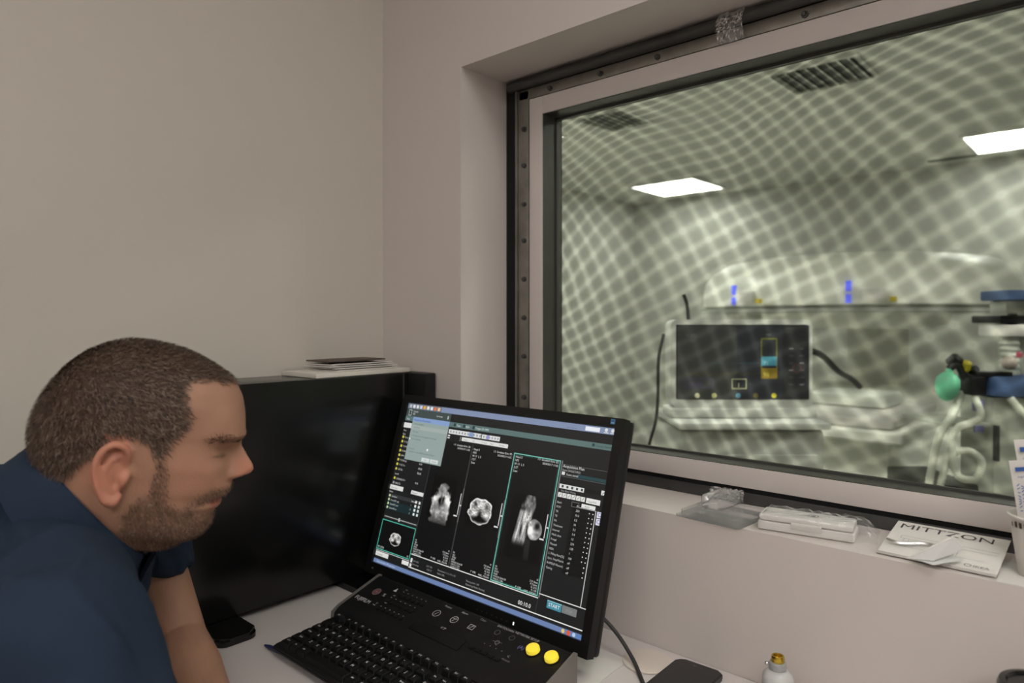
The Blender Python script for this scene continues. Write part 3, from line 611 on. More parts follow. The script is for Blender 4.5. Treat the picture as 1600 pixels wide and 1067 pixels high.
for k in range(6): R_(44.6+k*1.4, 13.6, 45.3+k*1.4, 14.7, (160, 160, 168), 4)
R_(33, 16.2, 33.7, 18.8, (110, 110, 110), 2); R_(34.1, 16.3, 57.2, 18.5, (226, 226, 222), 2)
for k, t in enumerate(['Layout', 'Link', 'Compare', 'Filter', 'Process']): T_(35.2+k*4.5, 17.9, t, 1.2, (110, 110, 110))
R_(26.4, 16.2, 27.6, 17, WH, 3); R_(26.4, 17.6, 27.6, 18.3, WH, 3)
T_(22, 92.2, 'SAR 42%', 1.4, (140, 142, 140)); T_(22, 94, 'Scan prep', 1.4, (150, 152, 150)); T_(29.5, 92.4, 'LPS: 70%', 1.4, (140, 142, 140)); T_(30, 94.2, 'SNR 31', 1.4, (140, 142, 140))
T_(35.6, 92.4, 'Resolution 1.1 x 1.0 x 3.5', 1.4, (150, 152, 150)); T_(35.6, 94.2, 'FatSat 30%', 1.4, (150, 152, 150)); T_(50, 92.6, 'Reacq point: 1.00', 1.4, (150, 152, 150)); T_(50, 94.4, 'Operating Mode: Normal', 1.4, (160, 162, 160))
T_(73.8, 94.4, '00:10.0', 2.9, (240, 240, 238)); R_(81.2, 88.7, 81.4, 95.6, (60, 60, 60), 2)
T_(2, 99.4, 'Scan console  ISP operation', 1.6, (200, 210, 226)); S.disc(X(92.6), Z(98.9), .0032, (230, 200, 120), 4); S.disc(X(94.6), Z(98.9), .0036, (226, 90, 60), 4); S.disc(X(96.6), Z(98.9), .003, (190, 210, 240), 4); R_(97.6, 98.2, 99.6, 99.6, (90, 130, 190), 4)
# acquisition panel
R_(81.4, 20, 81.9, 88, (112, 112, 112), 3); R_(82, 21.6, 100, 21.75, (110, 110, 110), 3)
T_(82.2, 23.2, 'Acquisition Plan', 2.1, WH); T_(82.2, 25, 'Scans SAG(COR2)', 1.5, (190, 192, 190)); R_(82.2, 25.4, 83.4, 27, WH, 4); T_(84, 27, 'Scans sinnal', 1.6, (215, 216, 214)); R_(88, 25.6, 99.8, 27.2, (34, 66, 70), 2); R_(82.2, 27.6, 99.8, 27.8, (100, 110, 110), 3)
R_(82.1, 31.6, 91.8, 33.8, WH, 3)
for k in range(5): R_(83+k*1.9, 32.1, 83.8+k*1.9, 33.3, (70, 72, 74), 4)
R_(92, 31.6, 98, 33.6, BG2, 2); R_(98.2, 31, 100, 33.2, WH, 3); S.line(X(98.6), Z(32.9), X(99.6), Z(31.4), .0008, (60, 60, 60), 5); T_(83, 35.3, 'Slice Basic Wiring', 1.3, (170, 172, 170))
for k in range(6): R_(82.1+k*1.8, 35.9, 83.7+k*1.8, 38.2, (228, 228, 224), 3); S.line(X(82.5+k*1.8), Z(37.7), X(83.4+k*1.8), Z(36.4), .0008, (90, 92, 92), 5)
R_(93.2, 35.9, 98.4, 38.4, (232, 232, 228), 3); T_(93.8, 37.8, 'Copy/Edit', 1.3, (110, 110, 110)); R_(91.8, 39.2, 97, 41, (232, 232, 228), 3); T_(93, 40.6, 'Apply', 1.3, (110, 110, 110))
rows = [('Basic', 'All'), ('FOV', '250'), ('TR', '70.5'), ('TE', '8.5'), ('FA', '30'), ('Thickness', '3.5'), ('Interval', '3.4'), ('Multi slice', '15'), ('Freq#', '224'), ('Phase#', '128'), ('NSA', '1'), ('S. Filling Rate[%]', '100'), ('Sync. StepMatrix', 'off'), ('RAPID(P-Recon)', 'off'), ('Gating', 'off')]
for k, (a, b) in enumerate(rows):
    v = 41.3+k*2.3; T_(82.3, v, a, 1.5, (196, 198, 196)); R_(88.6, v-1.7, 96.8, v+.35, (10, 11, 12), 2); T_(90, v, b, 1.5, (206, 208, 206), 4)
    if 0 < k < 12: S.disc(X(95.2), Z(v-.5), .0011, WH, 4, 6); S.disc(X(96.5), Z(v-.5), .0011, WH, 4, 6)
    else: S.disc(X(96.3), Z(v-.4), .0012, WH, 4, 6)
Fr(88, 39.2, 90.8, 41.6, .2, (130, 130, 130), 4); R_(91, 41.2, 97.3, 41.4, WH, 3); R_(97.25, 41.2, 97.5, 86, (214, 214, 212), 3); R_(97.9, 41.3, 99.9, 44.2, (222, 222, 236), 3); R_(97.9, 44.6, 99.9, 47.6, (222, 222, 236), 3)
S.ring(X(98.9), Z(42.6), .0034, .001, (120, 120, 170), 4, 10); S.ring(X(98.9), Z(46), .0034, .001, (120, 120, 170), 4, 10)
R_(81.4, 86, 99.7, 86.4, (236, 236, 232), 3); R_(85.1, 87.7, 90.7, 91.4, (70, 140, 160), 3); R_(85.1, 87.7, 90.7, 88.2, (130, 190, 200), 4); T_(87.9, 90.4, 'START', 2.4, (240, 246, 246), 5, 'c'); R_(90.9, 87.7, 96.4, 91.2, (122, 124, 124), 3); T_(93.6, 90.2, 'STOP', 1.6, (150, 152, 152), 5, 'c')
# dialogue box
R_(4.8, 8.5, 26, 35.5, (150, 166, 162), 6); R_(4.8, 8.5, 26, 11.4, (136, 162, 206), 7); T_(5.6, 10.8, 'Acquisition Parameters', 1.7, (38, 60, 120), 8)
R_(4.8, 13.8, 26, 16.2, (166, 176, 172), 7)
for v, t in ((13.2, 'Series modified'), (15.4, 'Scan Scout'), (18.2, 'TE  value'), (20.6, 'This step can not be applied to the plan'), (22.6, 'Scan is enabling'), (28.8, 'Proceed'), (30.6, 'Continue to scan with the present slices?')): T_(6.2, v, t, 1.45, (88, 104, 102), 8)
R_(14.8, 32.5, 19.3, 34.8, (214, 220, 218), 8); R_(19.7, 32.5, 24.2, 34.8, (214, 220, 218), 8); T_(17, 34.2, 'OK', 1.4, (130, 136, 134), 9, 'c'); T_(22, 34.2, 'Cancel', 1.4, (130, 136, 134), 9, 'c')
S.disc(X(17), Z(27.5), .0024, (240, 244, 244), 9); S.disc(X(5.4), Z(22.4), .002, (230, 236, 234), 9)
# scan images (soft tissue shapes from layered noise)
def scan(kind, wd=72, ht=110):
    yy, xx = np.mgrid[0:ht, 0:wd]; x = xx/(wd-1); y = yy/(ht-1); I = np.zeros((ht, wd)); sm = lambda a, b, t: np.clip((t-a)/(b-a), 0, 1)**2*(3-2*np.clip((t-a)/(b-a), 0, 1))
    n1 = vnoise(x, y*1.5, .06, 3+kind); n2 = vnoise(x, y*1.5, .025, 9+kind); n3 = vnoise(x, y*1.5, .14, 21+kind)
    g = lambda cx, cy, sx, sy: np.exp(-((x-cx)/sx)**2-((y-cy)/sy)**2)
    if kind == 0:
        wdt = np.interp(y, [0, .12, .2, .32, .42, .5, .55, .7, .85, 1], [.02, .05, .22, .30, .34, .44, .42, .40, .40, .38]); wob = .03*np.sin(y*21); wdt = wdt+.10*(n3-.5)+.06*(n1-.5)
        m = sm(0, .13, wdt-abs(x-.5-wob*.4)+.03); I = m*(.28+.3*n3+.25*n1+.12*n2)
        I += m*(.55*g(.22, .48, .12, .07)+.6*g(.8, .5, .11, .09)+.45*g(.4, .44, .06, .04)+.5*g(.55, .4, .10, .03)+.35*g(.68, .47, .08, .06))
        I *= 1-.95*g(.47, .52, .07, .13)-.8*g(.58, .47, .05, .09)-.6*g(.4, .5, .04, .06); I += .35*g(.5, .52, .02, .05)*m
        I *= np.interp(y, [0, .1, .2, .75, .95, 1], [.2, .35, .8, .95, .35, 0])
    elif kind == 1:
        a = np.arctan2(y-.5, x-.5); rr = np.hypot((x-.5)/.47, (y-.5)/.47); edge = .95-.05*np.cos(4*a)*(y < .6)+.025*np.sin(9*a+1)+.10*np.exp(-((a-3.0)/.25)**2)
        m = sm(0, .1, edge-rr); rim = m*(1-sm(.06, .2, edge-rr)); I = m*(.25+.4*n1+.2*n2)+rim*.45
        I *= 1-.95*g(.36, .76, .2, .1)-.95*g(.66, .76, .2, .1)-.75*g(.5, .62, .07, .16)-.8*g(.3, .3, .06, .08)-.7*g(.7, .3, .05, .09)
        I += m*(.35*g(.3, .6, .1, .12)+.35*g(.74, .6, .1, .12)+.3*g(.5, .3, .14, .12)+.25*g(.33, .22, .03, .05)+.25*g(.7, .24, .03, .05))
        rim2 = rim*sm(.5, .75, y); I = np.maximum(I, rim2*.85)
    else:
        u = (x-.08)+(y-.5)*.18
        lft = sm(0, .05, u-.1)*sm(0, .06, .52-u)*sm(.08, .3, y)*sm(0, .15, .82-y); I = lft*(.3+.5*vnoise(u*3, y*.35, .06, 40)+.15*n2)
        top = sm(0, .08, .22-np.hypot((x-.50)/.9, (y-.15))); I = np.maximum(I, top*(.22+.3*n1))
        rr = np.hypot((x-.72)/.25, (y-.50)/.17)+.25*(n3-.5)*(x < .75); br = sm(0, .2, 1-rr); I = np.maximum(I*(1-br), br*(.35+.35*n1+.5*g(.66, .52, .12, .08))*(1-.95*g(.80, .44, .09, .07)))
        I += .35*br*(1-sm(.05, .22, 1-rr))*sm(.72, .85, x)
        I += .35*g(.52, .38, .08, .10)*n2*2; I *= 1-.9*g(.36, .55, .035, .12)-.7*g(.3, .22, .12, .03)-.7*g(.53, .5, .03, .2)
        low = sm(0, .05, .1-abs(x-.62-.05*(y-.8)))*sm(.6, .7, y)*.14; I = np.maximum(I, low*(1-sm(.93, 1, y)))
        sh = sm(.6, .95, y); I *= 1-.4*sh
    return np.clip(I*1.08, 0, 1)
def img(u0, v0, u1, v1, k, l=2): S.image(X(u0), Z(v1), X(u1), Z(v0), .045+.955*scan(k), (1, .99, .95), l)
img(24, 40.5, 36.4, 68.5, 0); img(43.6, 46.6, 56.8, 63.6, 1); img(64.2, 40.6, 79, 74, 2); img(6.0, 79.2, 13.6, 88.2, 1)
S.build('screen_display', M_SCREEN, mo, Matrix.Translation((0, -.0004, 0)) @ XZ)
# bezel marks: power light, touch keys, sticker
box_obj('power_light', X(74.2), X(74.6), -.0068, -.0061, Z(104.3), Z(102.9), mat('white_led', (240, 240, 240), .4, emit=(250, 250, 250), estr=1.2), mo)
bp = Print()
for k in range(7): bp.rect(X(58+k*2.2), Z(104), X(58.7+k*2.2), Z(103.4), (52, 52, 52))
bp.rect(X(1.2), Z(104), X(2.2), Z(102.9), (84, 84, 84)); bp.rect(X(98.2), Z(-1.6), X(99.8), Z(-4.2), (70, 120, 160), 1); bp.rect(X(98.5), Z(-2.1), X(99.5), Z(-2.5), (150, 190, 210), 2); bp.rect(X(98.5), Z(-3), X(99.5), Z(-3.4), (30, 70, 120), 2)
bp.build('bezel_marks', M_PRINTG, mo, Matrix.Translation((0, -.0063, 0)) @ XZ)
# stand behind the screen
iv = Matrix.Rotation(math.radians(16.55), 4, 'X')
bm = bmesh.new(); box(bm, -.04, .04, .0, .018, -.182, -.02, .003, M=Matrix.Translation((0, .060, 0)) @ iv @ Matrix.Translation((0, -.018, 0))); bm_obj('stand_neck', bm, M_BLACKP, mo, smooth=40)
bm = bmesh.new(); prism(bm, rrect(-.12, .12, -.100, .055, .03), 0, .010, 'z', iv @ Matrix.Translation((0, .03, -.2093))); bm_obj('stand_base', bm, M_BLACKP, mo, smooth=40)
cb = tube_obj('power_cable', [(-.655, .93, .80), (-.64, .935, .79), (-.615, .935, .772), (-.585, .925, .752), (-.56, .905, .7435), (-.53, .87, .7435), (-.50, .81, .7435), (-.48, .74, .7435)], .0032, M_CABLE)
tag(cb, 'thin black cable curving from the monitor across the desk', 'cable')

# ---------------------------------------------------------------- control console
CX0, CX1 = -1.066, -.604
co = empty('control_console', (CX0+.004, .706, DZ)); tag(co, 'black sloping control console with two yellow lit buttons', 'console')
sl = math.atan2(.03, .09); cl = math.hypot(.03, .09)
bm = bmesh.new(); prism(bm, [(-.012, .0005), (.092, .0005), (.094, .058), (.09, .06), (0, .03), (-.010, .022)], .004, CX1-CX0-.004, 'x')
bmesh.ops.bevel(bm, geom=[e for e in bm.edges], offset=.0015, segments=2, affect='EDGES'); bm_obj('console_body', bm, M_BLACKP, co, smooth=35)
for x, nm in ((0, 'end_cap'), (CX1-CX0-.0035, 'end_cap')):
    bm = bmesh.new(); prism(bm, [(-.014, .0004), (.0945, .0004), (.0965, .059), (.091, .0618), (0, .0318), (-.013, .0235)], x, x+.0035, 'x'); bm_obj(nm, bm, mat('silver_grey_plastic', (126, 122, 118), .4, metal=.3), co)
CM = Matrix.Translation((0, 0, .0302)) @ Matrix.Rotation(sl, 4, 'X')   # print plane of the sloping top: local x, y = up the slope
def cxy(x, t): return (x-CX0, t*cl)
cp = Print(); GW = (205, 205, 205); GD = (140, 140, 140)
a = cxy(-1.053, .30); cp.text(a[0], a[1], 'FUJIFILM', .0115, (200, 200, 200))
a = cxy(-1.025, .62); cp.ring(a[0], a[1], .0085, .0016, (130, 112, 112)); cp.disc(a[0], a[1], .0062, (104, 72, 74), 2); cp.line(a[0]-.003, a[1], a[0]+.003, a[1], .001, (150, 130, 130), 3)
a = cxy(-.999, .36); cp.text(a[0], a[1], 'y', .011, (130, 130, 130)); cp.line(a[0]-.003, a[1]-.002, a[0]+.004, a[1]-.003, .001, GW)
a = cxy(-.996, .78); cp.add([(a[0], a[1]), (a[0]+.008, a[1]), (a[0]+.004, a[1]+.009)], [(0, 1, 2)], GW, 2)
a = cxy(-1.006, .58); cp.text(a[0], a[1], '%', .010, GW)
for t, x0, x1 in ((.80, -.975, -.915), (.58, -.985, -.921), (.36, -.984, -.923)):
    for k in range(6):
        a = cxy(x0+(x1-x0)*k/5, t+.04*(t > .5)); cp.rect(a[0], a[1], a[0]+.003, a[1]+.0018, GD, 2)
    a = cxy(x0, t+.1); cp.rect(a[0], a[1], a[0]+.005, a[1]+.0022, (130, 130, 130), 2)
for (x, t), tx in (((-.871, .9), 'Patient'), ((-.831, .91), 'Alarm'), ((-.789, .92), 'Clear'), ((-.752, .93), 'SHUTDOWN'), ((-.715, .94), 'NETWORK SETUP')):
    a = cxy(x, t); cp.text(a[0], a[1], tx, .0058, (180, 180, 180))
for x, t, k in ((-.871, .70, 0), (-.83, .72, 1), (-.79, .72, 2)):
    a = cxy(x, t)
    if k == 2: cp.frame(a[0]-.006, a[1]-.005, a[0]+.006, a[1]+.005, .0010, (190, 190, 190)); cp.line(a[0]-.003, a[1]-.003, a[0]+.003, a[1]+.004, .0010, (190, 190, 190))
    else:
        cp.ring(a[0], a[1], .0075, .0010, (190, 190, 190)); cp.line(a[0]-.002, a[1]-.004, a[0]+.002, a[1]+.004, .0010, (190, 190, 190))
        if k: cp.line(a[0]-.004, a[1]+.002, a[0]+.005, a[1]+.003, .0010, (190, 190, 190))
a = cxy(-.838, .42); cp.text(a[0], a[1], '*Z', .011, (170, 170, 170))
for x, t in ((-.742, .82), (-.712, .83)): a = cxy(x, t); cp.ring(a[0], a[1], .005, .0008, (100, 100, 100))
a = cxy(-.732, .60); cp.text(a[0], a[1], 'Q', .012, (125, 125, 125)); cp.line(a[0]-.004, a[1]+.004, a[0]+.013, a[1]+.006, .0008, (120, 120, 120))
for k in range(4): a = cxy(-.745+k*.012, .52); cp.rect(a[0], a[1], a[0]+.002, a[1]+.0018, (110, 110, 110), 2)
a = cxy(-.694, .42); cp.text(a[0], a[1]+.003, '<', .010, (140, 140, 140)); cp.text(a[0]-.004, a[1]-.003, 'SPEAKER', .0042, (120, 120, 120))
a = cxy(-.691, .70); cp.text(a[0], a[1], '(A)', .009, (120, 120, 170))
cp.build('console_print', M_PRINTG, co, CM)
def conbtn(x, t, sx, sy, h, m, name, bev=.0012):
    a = cxy(x, t); bm = bmesh.new(); box(bm, a[0]-sx, a[0]+sx, a[1]-sy, a[1]+sy, -.0004, h, bev, M=CM); return bm_obj(name, bm, m, co, smooth=35)
for t, x0, x1 in ((.74, -.975, -.915), (.52, -.985, -.921), (.30, -.984, -.923)):
    for k in range(6): conbtn(x0+(x1-x0)*k/5+.002, t, .0045, .0035, .0015, M_KEY, 'button')
conbtn(-.832, .32, .058, .012, .0010, M_KEY, 'slot_panel')
for k in range(5): conbtn(-.757+k*.0135, .36, .0055, .0035, .0015, M_KEY, 'button')
M_YEL = mat('yellow_lit_button', (240, 214, 60), .35, emit=(250, 226, 70), estr=.42)
for x in (-.664, -.629):
    a = cxy(x, .76); lathe_obj('yellow_button', [(.0105, -.001), (.0105, .005), (.0098, .0066), (.008, .0072), (.001, .0073)], M_YEL, co, 28, M=CM @ Matrix.Translation((a[0], a[1], 0)))
    b2 = lathe_obj('button_collar', [(.0125, -.001), (.0125, .0012), (.0108, .0014)], M_KEY, co, 28, M=CM @ Matrix.Translation((a[0], a[1], 0)), cap1=False)
for x, wd in ((-.655, .014), (-.628, .016)): a = cxy(x, 1.0)

# ---------------------------------------------------------------- keyboard
kb = empty('keyboard', (-1.032, .564, DZ)); tag(kb, 'black full-size keyboard in front of the control console', 'keyboard')
KL = .426; ks = math.atan2(.010, .14)
bm = bmesh.new(); prism(bm, [(0, .0095), (.124, .0095), (.1245, .027), (.120, .0285), (.004, .0185), (0, .0155)], 0, KL, 'x')
bmesh.ops.bevel(bm, geom=[e for e in bm.edges], offset=.0018, segments=2, affect='EDGES'); bm_obj('keyboard_body', bm, M_BLACKP, kb, smooth=35)
for x_, y_ in ((.1, .02), (KL-.03, .02), (.1, .105), (KL-.03, .105)): box_obj('foot', x_-.01, x_+.01, y_-.006, y_+.006, .0004, .0094, M_BLACKP, kb)
KM = Matrix.Translation((0, .004, .0188)) @ Matrix.Rotation(math.atan2(.010, .116), 4, 'X')
def key_mesh(wd, dp):
    bm = bmesh.new(); h = .0075; t = .0022
    b0 = [bm.verts.new((sx*wd/2, sy*dp/2, -.001)) for sx, sy in ((-1, -1), (1, -1), (1, 1), (-1, 1))]
    b1 = [bm.verts.new((sx*(wd/2-t), sy*(dp/2-t)+.0008, h)) for sx, sy in ((-1, -1), (1, -1), (1, 1), (-1, 1))]
    for k in range(4): bm.faces.new((b0[k], b0[(k+1) % 4], b1[(k+1) % 4], b1[k]))
    bm.faces.new(b1); bm.faces.new(b0[::-1]); bmesh.ops.bevel(bm, geom=[e for e in bm.edges], offset=.0006, segments=1, affect='EDGES')
    bmesh.ops.recalc_face_normals(bm, faces=bm.faces); me = bpy.data.meshes.new('key'); bm.to_mesh(me); bm.free(); me.materials.append(M_KEY); return me
kcache = {}; legends = Print(); U = .0187
rowsK = [  # (y centre, [(width units, legend or None for a gap)])
    (.109, [(1, 'Esc'), (.6, None)]+[(1, 'F%d' % k) for k in range(1, 5)]+[(.35, None)]+[(1, 'F%d' % k) for k in range(5, 9)]+[(.35, None)]+[(1, 'F%d' % k) for k in range(9, 13)]+[(.3, None)]+[(1, t) for t in ('Prt', 'Scr', 'Brk')]),
    (.0855, [(1, t) for t in '`1234567890-=']+[(1.3, '<--'), (.3, None)]+[(1, 'Ins'), (1, 'Hm'), (1, 'Pu'), (.3, None)]+[(1, t) for t in ('Nm', '/', '*', '-')]),
    (.0667, [(1.4, 'Tab')]+[(1, t) for t in 'QWERTYUIOP[]']+[(.9, '\\'), (.3, None)]+[(1, 'Del'), (1, 'End'), (1, 'Pd'), (.3, None)]+[(1, t) for t in ('7', '8', '9', '+')]),
    (.048, [(1.7, 'Caps')]+[(1, t) for t in "ASDFGHJKL;'"]+[(1.6, 'Enter'), (.3, None), (3, None), (.3, None)]+[(1, t) for t in ('4', '5', '6')]),
    (.0293, [(2.1, 'Shift')]+[(1, t) for t in 'ZXCVBNM,./']+[(2.2, 'Shift'), (.3, None), (1, None), (1, '^'), (1, None), (.3, None)]+[(1, t) for t in ('1', '2', '3', 'Ent')]),
    (.0115, [(1.4, 'Ctrl'), (1.1, 'Fn'), (1.3, 'Alt'), (5.6, ' '), (1.3, 'Alt'), (1.1, 'Mn'), (1.1, 'Lk'), (1.4, 'Ctrl'), (.3, None), (1, '<'), (1, 'v'), (1, '>'), (.3, None), (2, '0'), (1, '.')])]
keys = []
for y, row in rowsK:
    x = .011
    for wd, t in row:
        if t is not None and x+wd*U < KL-.004:
            dp = .013 if y > .1 else .0178
            k = (wd, dp)
            if k not in kcache: kcache[k] = key_mesh(wd*U-.0012, dp)
            o = me_obj('key', kcache[k], None, kb); o.matrix_local = KM @ Matrix.Translation((x+wd*U/2, y, 0))
            if t.strip(): legends.text(x+wd*U/2-min(.004, wd*U*.25), y-.001, t, .0068 if len(t) == 1 else .0046, (235, 235, 235))
        x += wd*U
legends.build('key_legends', M_PRINTG, kb, KM @ Matrix.Translation((0, .0008, .0077)))
pn = empty('ballpoint_pen', (-1.066, .570, DZ+.0046), (0, 0, math.radians(8))); tag(pn, 'blue ballpoint pen poking out under the left keyboard corner', 'pen')
RY = Matrix.Rotation(-PI/2, 4, 'Y')
lathe_obj('barrel', [(.0016, .0), (.0038, .012), (.0042, .03), (.0042, .06)], mat('navy_plastic', (34, 40, 84), .35), pn, 14, M=Matrix.Translation((0, 0, 0)) @ Matrix.Rotation(PI, 4, 'Z') @ RY)
lathe_obj('tip', [(.0003, -.004), (.0015, .0)], M_CHROME, pn, 10, M=Matrix.Rotation(PI, 4, 'Z') @ RY)

# ---------------------------------------------------------------- the man at the desk
# person axes: a = forward (towards the monitor), b = his left (away from the camera), c = up, measured from the ear
RT = Vector((.741, .672, 0)).normalized(); FWD = Vector((-.672, .741, 0)).normalized()
HEAD = Vector((-.897, .320, 1.132))
man = empty('person', (HEAD.x-.15, HEAD.y-.15, 0)); tag(man, 'man in a navy short-sleeved shirt leaning towards the monitor', 'person')
def W(a, b, c): return HEAD+RT*a+FWD*b+Vector((0, 0, c))
YAW, PIT = math.radians(15), math.radians(13)
_f = RT*math.cos(YAW)+FWD*math.sin(YAW); _l = FWD*math.cos(YAW)-RT*math.sin(YAW); _u = Vector((0, 0, 1))
_fx = _f*math.cos(PIT)-_u*math.sin(PIT); _ux = _u*math.cos(PIT)+_f*math.sin(PIT)
def HW(x, y, z): return HEAD+_fx*x+_l*y+_ux*z
# head profile tables: height, back, front, half width
HP = np.array([
 (.1205, -.016, .006, .004), (.1185, -.036, .022, .020), (.115, -.048, .036, .032), (.1086, -.060, .054, .0445), (.100, -.073, .0745, .0545), (.0934, -.080, .0875, .060),
 (.0765, -.094, .1000, .069), (.060, -.1035, .1065, .0745), (.045, -.110, .1105, .077), (.033, -.1135, .1130, .0775), (.0265, -.115, .1125, .0775), (.018, -.1165, .1075, .077), (.005, -.1175, .1060, .076),
 (-.0086, -.116, .1060, .0745), (-.020, -.113, .1075, .0725), (-.026, -.111, .1100, .0715), (-.033, -.108, .1125, .070), (-.041, -.105, .1105, .0690), (-.048, -.101, .1065, .0675), (-.0515, -.099, .1040, .0668), (-.0575, -.095, .1055, .066),
 (-.0664, -.089, .0985, .064), (-.075, -.081, .0990, .0615), (-.083, -.076, .0990, .0585), (-.092, -.071, .0955, .0545), (-.099, -.067, .089, .050), (-.105, -.064, .078, .0445), (-.111, -.060, .058, .037), (-.117, -.055, .034, .026)])
def hp(z):
    o = np.argsort(HP[:, 0]); zs = HP[o, 0]; out = []
    for k in (1, 2, 3):
        fine = np.linspace(zs[0], zs[-1], 600); v = np.interp(fine, zs, HP[o, k]); ker = np.exp(-np.linspace(-2, 2, 13)**2); ker /= ker.sum()
        vp = np.pad(v, 6, mode='edge'); v2 = np.convolve(vp, ker, 'valid'); out.append(np.interp(z, fine, v2))
    return out
def build_head(bm):
    nz, nt = 190, 200
    t = np.linspace(0, 1, nz); zz = -.117+(.1205+.117)*np.sin(t*PI/2)**1.15
    xb, xf, hw = hp(zz); rings = []
    th = np.linspace(0, 2*PI, nt, endpoint=False)
    th = th-.35*np.sin(2*th)*.5           # denser at the face and the back
    for i, z in enumerate(zz):
        xm = -.012 if z > -.02 else -.012+(z+.02)*-.10
        c, s = np.cos(th), np.sin(th); nf = 2.25 if z > .02 else 2.25+min(.35, (.02-z)*6)
        ex = np.where(c > 0, 2/nf, 2/2.15)
        x = xm+np.where(c > 0, xf[i]-xm, xm-xb[i])*np.sign(c)*np.abs(c)**ex; y = hw[i]*np.sign(s)*np.abs(s)**(2/2.2)
        fr = np.clip((x-.03)/.05, 0, 1); ay = np.abs(y)
        G = lambda y0, z0, sy, sz: np.exp(-((ay-y0)/sy)**2-((z-z0)/sz)**2)
        na = np.interp(z, [-.0290, -.0255, -.021, -.0155, -.010, -.004, .0066, .016, .024], [0, .003, .014, .0245, .0275, .0250, .0155, .006, 0]); ns = np.interp(z, [-.024, -.014, 0, .015], [.0150, .0130, .0090, .0085])
        dx = na*np.exp(-(ay/ns)**2.6)+.006*G(.0145, -.0185, .0055, .006)-.0035*G(.0165, -.026, .006, .004)
        dx += -.0135*G(.030, .0105, .0150, .0085)+.0075*G(.032, .0075, .0115, .0075)-.003*G(.018, .012, .007, .009)
        dx += .0035*G(.026, .0285, .020, .006)-.0022*G(.034, -.0005, .016, .0035)
        dx += .004*G(.046, -.012, .018, .014)-.004*G(.045, -.045, .016, .018)
        dx += -.0035*G(.0, -.0515, .024, .0022)-.0025*G(.0265, -.0515, .006, .005)-.0018*G(0, -.028, .004, .008)
        x = x+dx*fr
        y = y*(1+.03*np.exp(-((z+.075)/.02)**2-((x-.005)/.03)**2)-.045*np.exp(-((x-.07)/.025)**2-((z-.03)/.03)**2)+.02*np.exp(-((x-.05)/.02)**2-((z+.012)/.012)**2))
        rings.append([bm.verts.new(HW(x[k], y[k], z)) for k in range(nt)])
    for a, b in zip(rings, rings[1:]):
        for k in range(nt): bm.faces.new((a[k], a[(k+1) % nt], b[(k+1) % nt], b[k]))
    bm.faces.new(rings[0][::-1]); bm.faces.new(rings[-1])
def ball(bm, c, r, R3=None, sub=3):
    g = bmesh.ops.create_icosphere(bm, subdivisions=sub, radius=1)
    for v in g['verts']:
        p = Vector((v.co.x*r[0], v.co.y*r[1], v.co.z*r[2]))
        if R3: p = R3[0]*p.x+R3[1]*p.y+R3[2]*p.z
        v.co = Vector(c)+p
def limb(bm, pts, rad, n=8, seg=24, round_=True):
    sp = spline(pts, n); rr = list(np.interp(np.linspace(0, len(rad)-1, len(sp)), range(len(rad)), rad)); tube(bm, sp, rr, seg)
    if round_:
        for p, r in ((pts[0], rad[0]), (pts[-1], rad[-1])): ball(bm, p, (r, r, r), None, 3)
HEADAX = (_fx, _l, _ux)
def build_ears(bm):
    for s in (-1, 1):
        E_ = lambda x, o, z: HW(x, s*(.0715+o), z)
        hel = [(.004, .004, -.012), (.005, .008, -.001), (.001, .0125, .0075), (-.008, .016, .0105), (-.017, .0185, .004), (-.0215, .019, -.010), (-.0195, .0175, -.026), (-.0135, .0145, -.041), (-.006, .0115, -.051)]
        limb(bm, [E_(*p) for p in hel], [.0036, .0042, .0044, .0044, .0044, .0044, .0042, .0046, .0058], 5, 10)
        limb(bm, [E_(-.006, .0115, -.051), E_(.001, .009, -.054), E_(.005, .006, -.047)], [.0062, .0060, .0045], 4, 10)      # lobe
        limb(bm, [E_(-.004, .009, -.003), E_(-.0115, .0125, -.012), E_(-.0125, .0135, -.024), E_(-.008, .0115, -.036), E_(-.001, .009, -.041)], [.003, .0034, .0036, .0036, .0036], 5, 10)  # antihelix
        limb(bm, [E_(.007, .003, -.020), E_(.0075, .007, -.027), E_(.006, .005, -.034)], [.004, .0045, .004], 4, 10)         # tragus
        ball(bm, E_(-.012, .0075, -.018), (.0095, .0045, .027), HEADAX); ball(bm, E_(-.003, .0035, -.022), (.011, .004, .030), HEADAX)
# joints
nb = W(-.066, 0, -.100)
shR, elR, wrR = W(.024, -.195, -.160), W(.130, -.235, -.362), W(.315, -.20, -.345)
shL, elL, wrL = W(-.125, .19, -.125), W(-.026, .142, -.312), W(.112, -.028, -.362)
chest, belly, pelv = W(-.135, -.005, -.185), W(-.265, -.03, -.36), W(-.33, -.05, -.52)
bm = bmesh.new()
build_head(bm); build_ears(bm)
limb(bm, [HW(-.022, 0, -.02), HW(-.030, 0, -.075), HW(-.052, 0, -.125), W(-.098, 0, -.135)], [.056, .0595, .064, .072], 6, 36)
ball(bm, HW(-.056, 0, -.052), (.045, .050, .05), HEADAX)
ball(bm, HW(.018, 0, -.098), (.060, .046, .028), HEADAX)
TAX = (RT*.70+_u*.72, FWD, RT*.72-_u*.70)       # torso axes: along the spine, across, towards the front
ball(bm, chest, (.115, .150, .10), TAX); ball(bm, belly, (.19, .15, .115), TAX); ball(bm, pelv, (.13, .15, .12), TAX)
limb(bm, [shR, shR.lerp(elR, .5), elR], [.058, .052, .043]); limb(bm, [elR, elR.lerp(wrR, .35), wrR], [.043, .043, .029])
limb(bm, [shL, shL.lerp(elL, .5), elL], [.055, .047, .0405]); limb(bm, [elL, elL.lerp(wrL, .3), wrL], [.0405, .042, .029])
